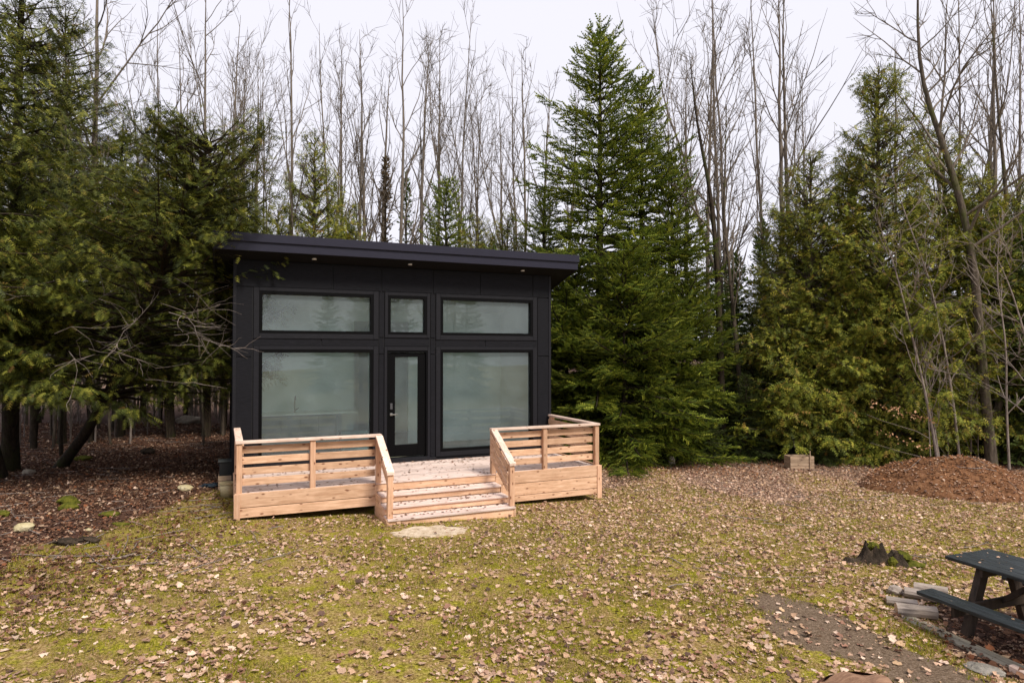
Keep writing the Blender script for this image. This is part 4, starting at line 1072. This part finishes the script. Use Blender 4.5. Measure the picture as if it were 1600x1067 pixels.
# near cedars on the left
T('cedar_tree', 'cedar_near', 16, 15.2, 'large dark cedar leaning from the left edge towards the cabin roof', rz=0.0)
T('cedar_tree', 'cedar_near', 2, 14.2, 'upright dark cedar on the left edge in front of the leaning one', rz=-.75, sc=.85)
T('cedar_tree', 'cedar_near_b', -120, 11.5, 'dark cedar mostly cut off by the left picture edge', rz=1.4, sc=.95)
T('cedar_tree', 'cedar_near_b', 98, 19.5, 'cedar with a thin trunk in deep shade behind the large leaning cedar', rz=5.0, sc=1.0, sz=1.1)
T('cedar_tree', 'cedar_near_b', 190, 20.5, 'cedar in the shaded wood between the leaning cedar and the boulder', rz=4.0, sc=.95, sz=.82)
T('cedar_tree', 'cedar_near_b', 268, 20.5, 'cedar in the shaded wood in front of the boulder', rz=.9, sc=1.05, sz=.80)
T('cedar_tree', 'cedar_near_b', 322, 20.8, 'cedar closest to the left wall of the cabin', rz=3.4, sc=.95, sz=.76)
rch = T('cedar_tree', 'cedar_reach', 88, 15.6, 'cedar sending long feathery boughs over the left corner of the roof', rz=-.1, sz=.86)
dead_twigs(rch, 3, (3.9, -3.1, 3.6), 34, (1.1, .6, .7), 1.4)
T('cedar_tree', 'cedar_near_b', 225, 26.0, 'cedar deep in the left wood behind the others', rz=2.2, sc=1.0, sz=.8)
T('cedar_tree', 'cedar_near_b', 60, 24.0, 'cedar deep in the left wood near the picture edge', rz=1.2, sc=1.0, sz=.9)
# conifers seen over the roof
for xp, Y, key, sc_, sz_, nm, lb in ((492, 24, 'cedar_mid', .92, 1.28, 'cedar_tree', 'rounded cedar rising above the left half of the cabin roof'), (543, 25, 'cedar_mid', .8, 1.0, 'cedar_tree', 'lower cedar touching the right side of the rounded one above the roof'),
        (602, 27, 'rusty_spire', 1.0, 1.28, 'spruce_tree', 'narrow rusty brown spire above the middle of the roof'), (634, 27, 'fir_narrow', .9, 1.28, 'fir_tree', 'narrow green spire right of the rusty one above the roof'),
        (697, 24, 'spruce_mid', .75, .92, 'fir_tree', 'loose green fir above the right half of the roof'), (748, 23, 'cedar_mid', .8, .92, 'cedar_tree', 'low cedar right of the loose green fir above the roof'), (792, 24, 'cedar_mid', .85, .95, 'cedar_tree', 'low cedar above the roof left of the bare clump'),
        (850, 23, 'spruce_mid', .75, .86, 'fir_tree', 'low fir above the right end of the roof'), (432, 23.5, 'cedar_mid', .8, .95, 'cedar_tree', 'low cedar at the upper left corner of the roof'), (375, 22.5, 'cedar_near_b', .75, .72, 'cedar_tree', 'feathery cedar touching the left end of the roof')):
    T(nm, key, xp, Y, lb, sc=sc_, sz=sz_)

# ---- bare deciduous trees; (photo column, distance, top row, prototype)
_rt = random.Random(31)
def B(xp, Y, ytop, key, label, group=None, Hk=17.0, w=None, name='bare_tree', tilt=None):
    X = px(xp, Y); H = EYE + (HY - ytop) * Y / F - gz(X, Y); s = H / Hk
    tilt = tilt or (_rt.gauss(0, .022), _rt.gauss(0, .035))
    return place_bare(name, key, X, Y, label, group, (w or (s * .5 + .5)) * _rt.uniform(.8, 1.25), s, tilt=tilt)
ORD = ['first', 'second', 'third', 'fourth', 'fifth', 'sixth', 'seventh', 'eighth', 'ninth', 'tenth', 'eleventh', 'twelfth', 'thirteenth', 'fourteenth', 'fifteenth', 'sixteenth', 'seventeenth', 'eighteenth']
def ordered(l): return zip(ORD, sorted(l))
g1 = 'bare trees rising behind the cabin roof'
named = [(624, 25, -20, 'bare1', 'tallest straight bare tree above the middle of the roof'), (455, 24, -30, 'bare2', 'tall bare tree above the left end of the roof'), (527, 26, 40, 'bare0', 'forked bare tree above the rounded cedar'),
         (702, 26, 15, 'bare3', 'bare tree above the loose green fir'), (828, 26, 75, 'bare4', 'clump forming bare tree over the right end of the roof')]
for xp, Y, yt, k, lb in named: B(xp, Y, yt, k, lb)
rb = random.Random(12)
for nth, (xp, Y, yt) in ordered(((416, 27, 90), (535, 28, 60), (578, 27, 45), (592, 30, 110), (655, 29, 60), (686, 29, 55), (735, 30, 130), (765, 30, 125), (792, 31, 150), (812, 29, 95), (845, 30, 120), (560, 33, 120), (875, 32, 150))):
    B(xp, Y, yt, f'bare{rb.randrange(6)}', nth + ' from the left of the slender leafless trees behind the cabin roof', g1)
g2 = 'bare trees between the spruces and the cedars'
for xp, Y, yt, k, lb in ((1128, 24, -60, 'bare3', 'tall forked bare tree right of the spruce group, top beyond the frame'), (1203, 25, -50, 'bare1', 'tall straight bare tree left of the cedars'), (1242, 27, -20, 'bare2', 'tall bare tree over the left cedar')):
    B(xp, Y, yt, k, lb)
for nth, (xp, Y, yt) in ordered(((1095, 26, 20), (1145, 27, 0), (1225, 26, -40), (1075, 29, 90), (1262, 31, 110), (1048, 31, 90))):
    B(xp, Y, yt, f'bare{rb.randrange(6)}', nth + ' from the left of the thin leafless trees between spruces and cedars', g2)
g3 = 'bare trees above the cedars on the right'
for nth, (xp, Y, yt) in ordered(((1400, 25, 60), (1455, 24, -30), (1500, 24, -60), (1560, 23, -60), (1590, 25, -40), (1350, 28, 110), (1520, 27, 0), (1625, 22, -60))):
    B(xp, Y, yt, f'bare{rb.randrange(6)}', nth + ' from the left of the leafless trees above the right cedars', g3)
g4 = 'bare trees at the upper left'
B(150, 22.5, -120, 'broad', 'wide bare tree with curved limbs behind the upper left cedar', Hk=15, w=1.0)
B(318, 24, -40, 'broad', 'wide bare tree over the left wall of the cabin', Hk=15, w=.8)
for nth, (xp, Y, yt) in ordered(((250, 26, 30), (300, 28, 60), (345, 25, 20), (385, 28, 90), (280, 33, 110), (360, 34, 130), (400, 32, 100))):
    B(xp, Y, yt, f'bare{rb.randrange(6)}', nth + ' from the left of the leafless trees between left cedars and cabin', g4)
# far screen of trees that closes the view
g5 = 'far woods behind the clearing'
for i in range(46):
    Y = rb.uniform(38, 58); xp = rb.choice([rb.uniform(-150, 380), rb.uniform(-150, 1750), rb.uniform(950, 1750)])
    key = f'bare{rb.randrange(6)}'
    place_bare('bare_tree', key, px(xp, Y), Y, 'distant leafless tree deep in the woods', g5, rb.uniform(.8, 1.0), rb.uniform(.45, .58))
for i in range(40):
    Y = rb.uniform(30, 52); xp = rb.choice([rb.uniform(400, 850), rb.uniform(850, 1750), rb.uniform(950, 1750)])
    place_conifer('conifer_tree', rb.choice(['fir_far', 'cedar_far']), px(xp, Y), Y, 'distant evergreen deep in the woods', 'tree', 'far evergreens behind the clearing', rb.uniform(.7, 1.0), rb.uniform(.55, .8))
# trunks of the shaded wood on the left
g6 = 'thin trunks in the shaded wood left of the cabin'
for i in range(58):
    Y = rb.uniform(18.5, 36); xp = rb.uniform(-40, 362)
    if Y < 21: xp = min(xp, 320)
    place_bare('slender_tree', f'pole{rb.randrange(3)}', px(xp, Y), Y, 'thin dark trunk among many in the shaded wood left of the cabin', g6, rb.uniform(.5, 1.15), rb.uniform(.6, .85), tilt=(rb.gauss(0, .03), rb.gauss(0, .04)))
for xp, Y, w, lb in ((327, 20.8, 1.3, 'straight pale trunk close to the left cabin wall'), (98, 17.0, 1.2, 'thin upright dark trunk left of the mossy stone'), (145, 19.5, 2.1, 'thick dark trunk in the middle of the left wood'), (190, 21, 2.0, 'thick dark trunk left of the pale boulder'), (290, 25.5, 2.2, 'thick dark trunk directly behind the pale boulder'), (350, 23, 2.3, 'thick dark trunk next to the left cabin wall'), (55, 18.5, 2.2, 'thick trunk behind the leaning one')):
    place_bare('slender_tree', 'pole1', px(xp, Y), Y, lb, None, w * .72, .8)
g7 = 'leafless brush in the left wood'
for i in range(75):
    Y = rb.uniform(19, 34); xp = rb.uniform(0, 365)
    place_bare('leafless_shrub', f'brush{rb.randrange(3)}', px(xp, Y), Y, 'leafless brush among many on the floor of the left wood', g7, rb.uniform(.6, 1.3), cat='shrub')
g8 = 'leafless brush at the right forest edge'
for i in range(12):
    Y = rb.uniform(18.2, 21); xp = rb.choice([rb.uniform(1400, 1640), rb.uniform(1500, 1640), rb.uniform(1400, 1640)])
    place_bare('leafless_shrub', f'brush{rb.randrange(3)}', px(xp, Y), Y, 'leafless twiggy brush at the right forest edge', g8, rb.uniform(.7, 1.3), cat='shrub')

def unique_tree(name, label, H, r0, seed, Y, path_px, bt, bb, cat='tree', **k):
    """trunk path given as photo points at one distance"""
    X0 = px(path_px[0][0], Y); g = gz(X0, Y)
    pth = [(px(x, Y) - X0, dy, pz(y, Y) - g) for (x, y), dy in zip(path_px, np.linspace(0, .8, len(path_px)))]
    pth[0] = (pth[0][0], 0, -.15)
    t, b = bare(H, r0, seed, path=pth, **k); t.materials.append(bt); b.materials.append(bb)
    o = thing(name, label, cat, (X0, Y, g)); mesh_obj('trunk', t, None, o); mesh_obj('branches', b, None, o); return o
unique_tree('bare_tree', 'big mossy bare tree with curved trunk at the right behind the mound', 13, .135, 91, 18.2, [(1548, 730), (1544, 670), (1545, 620), (1535, 560), (1541, 500), (1534, 450), (1536, 400), (1524, 340), (1516, 290), (1498, 230), (1487, 190), (1475, 150), (1462, 100), (1465, 60), (1461, 10), (1468, -60), (1470, -160)], BARK_MOSS, BARK_GREY, start=.38, spread=1.15, nlimb=20, limb_len=.50, twigs=1.0)
unique_tree('bare_tree', 'second leaning bare trunk crossing behind the big mossy tree', 10, .11, 92, 19.0, [(1545, 720), (1562, 640), (1585, 540), (1592, 430), (1598, 300), (1590, 150), (1585, -60)], BARK_MOSS, BARK_GREY, start=.3, spread=.9, nlimb=12, twigs=.7)
unique_tree('sapling', 'slim pale multi stemmed sapling growing behind the top of the mound', 5.5, .035, 93, 17.4, [(1468, 722), (1456, 640), (1445, 560), (1430, 470), (1418, 400), (1398, 330)], TWIG, TWIG, start=.25, spread=1.1, nlimb=16, limb_len=.5, twigs=.8)
unique_tree('sapling', 'slender upright sapling beside the pale multi stemmed one', 3.5, .022, 94, 17.35, [(1470, 722), (1469, 670), (1466, 600), (1468, 560)], TWIG, TWIG, start=.3, spread=.5, nlimb=8, limb_len=.4)
unique_tree('sapling', 'pale thin crooked sapling at the far right edge', 5, .028, 95, 17.6, [(1575, 735), (1580, 640), (1590, 540), (1584, 430), (1600, 330)], TWIG, TWIG, start=.2, spread=1.4, nlimb=14, limb_len=.55)
unique_tree('bare_tree', 'pale twisted bare trunk right of the wide spruce', 9, .085, 96, 20.6, [(1160, 715), (1158, 600), (1152, 500), (1148, 430), (1140, 330), (1146, 250), (1150, 150)], BARK_MOSS, BARK_GREY, start=.3, spread=.6, nlimb=12)
unique_tree('dead_trunk', 'straight dark trunk at the right side of the spruces', 9, .12, 97, 20.2, [(1130, 715), (1128, 560), (1127, 420), (1120, 300), (1100, 180), (1090, 60)], BARK_DARK, BARK_GREY, start=.45, spread=.5, nlimb=10)
# dead lower limbs of the left cedar: pale tangled twigs hanging in front of it

unique_tree('sapling', 'pale leafless sapling arching in from the right picture edge above the mound', 6, .03, 101, 16.6, [(1640, 740), (1636, 640), (1626, 540), (1610, 450), (1590, 380)], TWIG, TWIG, start=.15, spread=1.6, nlimb=18, limb_len=.6, twigs=1.0)
unique_tree('sapling', 'leafless sapling with long level twigs in front of the cedars', 6, .032, 102, 17.8, [(1500, 725), (1496, 640), (1488, 540), (1470, 430), (1440, 330), (1420, 250)], TWIG, TWIG, start=.2, spread=1.5, nlimb=18, limb_len=.5, twigs=.9)
g9 = 'woods behind the viewer'
for i in range(34):
    yy = -rb.uniform(9, 24); xx = rb.uniform(-34, 26)
    if i % 3 == 0: place_conifer('conifer_tree', rb.choice(['fir_far', 'cedar_far']), xx, yy, 'evergreen behind the viewer mirrored in the cabin windows', 'tree', g9, .9, rb.uniform(.7, 1.0))
    else: place_bare('bare_tree', f'bare{rb.randrange(6)}', xx, yy, 'leafless tree behind the viewer mirrored in the cabin windows', g9, 1.3, rb.uniform(.6, .9))
# dry leaves still hanging on a beech sapling
X, Y = px(1400, 17.6), 17.6; rr_ = np.random.default_rng(5); n = 90
u = rr_.random(n); p = np.stack([px(1350 + 95 * u, 17.6), 17.3 + rr_.normal(0, .1, n), pz(628 + 28 * u + rr_.normal(0, 3, n), 17.6)], -1)
p2 = p[:40].copy(); p2[:, 2] -= .75; p2[:, 0] += .1
p = np.concatenate([p, p2]); s, d, n_ = frames(rr_.normal(0, 1, p.shape), rr_.normal(0, 1, p.shape))
LF = (np.array([(0, 0, 0), (.35, .4, .06), (0, 1, 0), (-.35, .4, .06)], float), np.array([(0, 1, 2), (0, 2, 3)]))
V, Tt = tile(LF[0], LF[1], p, s, d, n_, rr_.uniform(.05, .09, len(p)))
bt_ = thing('beech_sapling', 'beech sapling with a few dry pink leaves left of the mound', 'sapling', (0, 0, 0))
for q_ in (0,):
    X0, Y0 = px(1452, 17.4), 17.4; z0 = gz(X0, Y0); bt_.location = (X0, Y0, z0)
    V = V - np.array([X0, Y0, z0]); mesh_obj('dry_leaves', np_mesh('dry_leaves', V, Tt), DRYLEAF_M, bt_)
    P = np.array([[(0, 0, -.1), (0, 0, .5), (-.02, 0, 1.0), (-.05, 0, 1.6), (-.08, 0, 2.2)], [(-.02, 0, .95), (-.4, -.05, 1.15), (-.9, -.1, 1.3), (-1.3, -.1, 1.42), (-1.75, -.1, 1.6)], [(0, 0, .4), (-.4, -.05, .5), (-.8, -.1, .6), (-1.2, -.1, .72), (-1.65, -.1, .85)]])
    for P_, nm_, w_ in zip(P, ('stem', 'branch', 'branch'), ([.018, .016, .013, .01, .005], [.010, .008, .006, .005, .003], [.010, .008, .006, .005, .003])): mesh_obj(nm_, np_mesh('beech_' + nm_, *tubes(P_[None], np.array([w_]), 5), None, True), TWIG, bt_)

# ------------------------------------------------------------------ leaf litter and grass
def keep_out(x, y):
    s, v = to_local(x, y)
    house = (np.abs(s) < 3.5) & (v > -2.2) & (v < 6); steps = (np.abs(s) < 1.2) & (v > -3.1) & (v <= -2.1)
    return house | steps
def sample(n, y0, y1, power=1.0, wide=.86, rs=rng):
    Y = y0 + (y1 - y0) * rs.random(n) ** power
    # uniform per area within the view wedge
    Y = np.sqrt(y0 ** 2 + (y1 ** 2 - y0 ** 2) * rs.random(n)) if power == 1.0 else Y
    X = rs.uniform(-1, 1, n) * (Y * wide + .6)
    return X, Y
LEAF = (np.array([(0, 0, 0), (.42, .22, .12), (.30, .52, .05), (.46, .74, .14), (0, 1.0, .04), (-.44, .70, .10), (-.30, .50, .03), (-.45, .24, .14)], float),
        np.array([(0, 1, 2), (0, 2, 4), (2, 3, 4), (0, 4, 6), (4, 5, 6), (0, 6, 7)]))
n = 500000
X, Y = sample(n, 4.2, 24, 1.0)
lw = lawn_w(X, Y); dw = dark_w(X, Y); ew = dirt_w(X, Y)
cl = vnoise(X, Y, .35) * .45 + vnoise(X, Y, 1.1) * .3 + vnoise(X, Y, 3.1) * .25
pr = np.clip((cl - .31) * 2.3, .10, .88) + (vnoise(X, Y, 4.1) - .3) * .25; fl = smooth(8.5, 15, Y + (vnoise(X + 3, Y, 2.6) - .5) * 5); pr = np.clip(pr * (1 - fl) + .80 * fl, .08, .95); pr = np.where(lw > .5, pr, np.maximum(pr, .85)) * (1 - .40 * smooth(16.5, 19, Y)) * (1 - .80 * ew)
keep = (rng.random(n) < pr) & ~keep_out(X, Y)
keep &= ~((np.hypot((X - px(678, 10.35)) / .6, (Y - 10.35) / .33) < 1) & (rng.random(n) < .6))
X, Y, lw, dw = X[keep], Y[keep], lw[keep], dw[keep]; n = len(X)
Zg = top_z(X, Y) + rng.uniform(.0, .03, n)
pal_l = np.array([(.58, .39, .275), (.48, .31, .20), (.68, .51, .40), (.30, .16, .11), (.40, .25, .18), (.11, .065, .05), (.52, .35, .21)])
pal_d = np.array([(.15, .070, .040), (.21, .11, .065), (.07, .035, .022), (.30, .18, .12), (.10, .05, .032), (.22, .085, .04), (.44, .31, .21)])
pal_m = np.array([(.33, .15, .065), (.24, .105, .045), (.42, .23, .12), (.14, .065, .035), (.28, .13, .07), (.50, .36, .27), (.09, .045, .03)])
pick = rng.choice(7, n, p=[.22, .2, .12, .14, .16, .08, .08])
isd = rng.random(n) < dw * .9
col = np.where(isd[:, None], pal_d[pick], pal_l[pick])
onm = np.hypot((X - MX) / MRX, (Y - MY) / MRY) < .98
onm2 = onm & (rng.random(n) < .85 * smooth(.10, .35, mound_z(X, Y) - ground_z(X, Y))) 
col = np.where(onm2[:, None], pal_m[pick], col)
fringe = (X > 1) & (rng.random(n) < .8 * smooth(16.4, 19, Y + (vnoise(X, Y, 1.3) - .5) * 2)); col = np.where(fringe[:, None], pal_m[pick] * 1.0, col)
col = col * rng.uniform(.75, 1.2, (n, 1))
d = rng.normal(0, 1, (n, 3)); d[:, 2] = rng.normal(0, .22, n); nh = np.array([0, 0, 1.]) + rng.normal(0, .30, (n, 3)); nh[:, 2] = np.abs(nh[:, 2]) * rng.choice([1, -1], n, p=[.6, .4])
s, d, n_ = frames(d, nh)
sc = (.016 + .080 * rng.random(n) ** 2.2) * np.where(Y < 10, .95, .92)
pos = np.stack([X, Y, Zg], -1)
curl = rng.uniform(.2, 2.6, n)
LFAR = (np.array([(0, 0, 0), (.46, .42, .16), (0, 1.0, .04), (-.46, .55, .12)], float), np.array([(0, 1, 2), (0, 2, 3)]))
sd = s * rng.uniform(.55, 1.1, (n, 1)); nn_ = n_ * curl[:, None]; nr = (pos[:, 1] < 8.5) & (sc > .035)
v1, t1 = tile(LEAF[0], LEAF[1], pos[nr], sd[nr], d[nr], nn_[nr], sc[nr]); v2, t2 = tile(LFAR[0], LFAR[1], pos[~nr], sd[~nr], d[~nr], nn_[~nr], sc[~nr])
V, Tt = join_vt([(v1, t1), (v2, t2)])
lit = mesh_obj('leaf_litter', np_mesh('leaf_litter', V, Tt, np.concatenate([np.repeat(col[nr], 8, 0), np.repeat(col[~nr], 4, 0)])), LITTER_M)
tagit(lit, 'dry fallen leaves strewn over the grass and the woodland floor', 'leaves', None, 'stuff')
# leaves on the deck and the treads
n = 520; s0 = rng.uniform(-3.3, 3.35, n); v0 = rng.uniform(DF, -.08, n) ; v0 = np.where(rng.random(n) < .35, -rng.random(n) ** 2 * .5 - .08, v0); zz = np.full(n, DZ + .006)
m = 150; s1 = rng.uniform(-1.05, 1.1, m); kk = rng.integers(0, 3, m); v1 = DF - .05 - kk * TRD - rng.random(m) ** 1.6 * .24; z1 = np.array(zs)[kk] + .006
s0 = np.concatenate([s0, s1]); v0 = np.concatenate([v0, v1]); zz = np.concatenate([zz, z1]); n = len(s0)
pos = np.stack([HO.x + s0 * c_ - v0 * s_, HO.y + s0 * s_ + v0 * c_, zz], -1)
d = rng.normal(0, 1, (n, 3)); d[:, 2] = 0; s, d, n_ = frames(d, np.array([0, 0, 1.]) + rng.normal(0, .12, (n, 3)))
V, Tt = tile(LEAF[0], LEAF[1], pos, s, d, n_, rng.uniform(.02, .055, n))
dl = mesh_obj('deck_leaves', np_mesh('deck_leaves', V, Tt, np.repeat(pal_d[rng.integers(0, 7, n)] * 1.1, len(LEAF[0]), 0)), LITTER_M)
tagit(dl, 'small dry leaf bits scattered on the deck boards and steps', 'leaves', None, 'stuff')

n = 60; u_ = rng.uniform(-.34, .34, n); w_ = rng.uniform(-.9, .9, n); bm_ = rng.random(n) < .3; u_ = np.where(bm_, rng.choice([-1, 1], n) * rng.uniform(.58, .78, n), u_)
cr_, sr_ = math.cos(rz), math.sin(rz)
pos = np.stack([ctr.x + u_ * cr_ - w_ * sr_, ctr.y + u_ * sr_ + w_ * cr_, gt + np.where(bm_, .455, TT_ + .006)], -1); d = rng.normal(0, 1, (n, 3)); d[:, 2] = 0; s, d, n_ = frames(d, np.array([0, 0, 1.]) + rng.normal(0, .15, (n, 3)))
V, Tt = tile(LEAF[0], LEAF[1], pos, s, d, n_, rng.uniform(.012, .04, n))
tagit(mesh_obj('table_leaves', np_mesh('table_leaves', V, Tt, np.repeat(pal_l[rng.integers(0, 7, n)], 8, 0)), LITTER_M), 'a few dry leaf bits lying on the picnic table and its benches', 'leaves', None, 'stuff')
# grass and moss blades on the lawn
BL = (np.array([(-.10, 0, 0), (.10, 0, 0), (.0, 1, .22)], float), np.array([(0, 1, 2)]))
n = 800000
Y = 4.2 + (15.5 - 4.2) * rng.random(n) ** 1.15; X = rng.uniform(-1, 1, n) * (Y * .86 + .5)
lw = lawn_w(X, Y); cl = vnoise(X + 9, Y, .9) * .5 + vnoise(X, Y + 7, .3) * .5
keep = (lw > .35) & (rng.random(n) < np.clip((cl - .28) * 2.6, .05, 1) * (1 - 1.0 * dirt_w(X, Y))) & ~keep_out(X, Y) & ~(np.hypot((X - px(678, 10.35)) / .64, (Y - 10.35) / .36) < 1)
X, Y = X[keep], Y[keep]; n = len(X)
gp = np.array([(.24, .25, .012), (.33, .31, .018), (.40, .30, .06), (.16, .20, .008), (.50, .38, .15), (.30, .29, .016)])
gm = vnoise(X, Y, 1.1)
col = gp[rng.integers(0, 6, n)] * rng.uniform(.75, 1.15, (n, 1)) * np.where(gm > .55, 1.0, .9)[:, None]
brn = rng.random(n) < np.clip(.55 - gm, .1, .5) * .8; col = np.where(brn[:, None], np.array([.34, .25, .13]) * rng.uniform(.7, 1.1, (n, 1)), col)
pos = np.stack([X, Y, ground_z(X, Y) - .004], -1); d = np.array([0, 0, 1.]) + rng.normal(0, .55, (n, 3)); s, d, n_ = frames(d, rng.normal(0, 1, (n, 3)))
V, Tt = tile(BL[0], BL[1], pos, s, d, n_, rng.uniform(.018, .055, n) * np.where(gm > .5, 1.1, .85))
gr = mesh_obj('grass', np_mesh('grass', V, Tt, np.repeat(col, 3, 0)), GRASS_M)
tagit(gr, 'short mossy yellow green grass of the clearing', 'grass', None, 'stuff')
# fallen twigs on the woodland floor
n = 420; Y = rng.uniform(8, 24, n); X = -rng.uniform(.35, .86, n) * Y; X = np.where(rng.random(n) < .25, rng.uniform(.2, .85, n) * Y, X)
k_ = ~keep_out(X, Y); X, Y = X[k_], Y[k_]; n = len(X)
a = rng.uniform(0, 6.28, n); L_ = rng.uniform(.15, .9, n); t = np.linspace(-.5, .5, 4)
P = np.stack([X[:, None] + np.cos(a)[:, None] * L_[:, None] * t, Y[:, None] + np.sin(a)[:, None] * L_[:, None] * t, np.zeros((n, 4))], -1) + rng.normal(0, .012, (n, 4, 3))
P[:, :, 2] = top_z(P[:, :, 0], P[:, :, 1]) + .025
tw = mesh_obj('fallen_twigs', np_mesh('fallen_twigs', *tubes(P, np.repeat(rng.uniform(.003, .009, (n, 1)), 4, 1), 4)), TWIG)
tagit(tw, 'grey dead twigs scattered over the woodland floor', 'twigs', None, 'stuff')
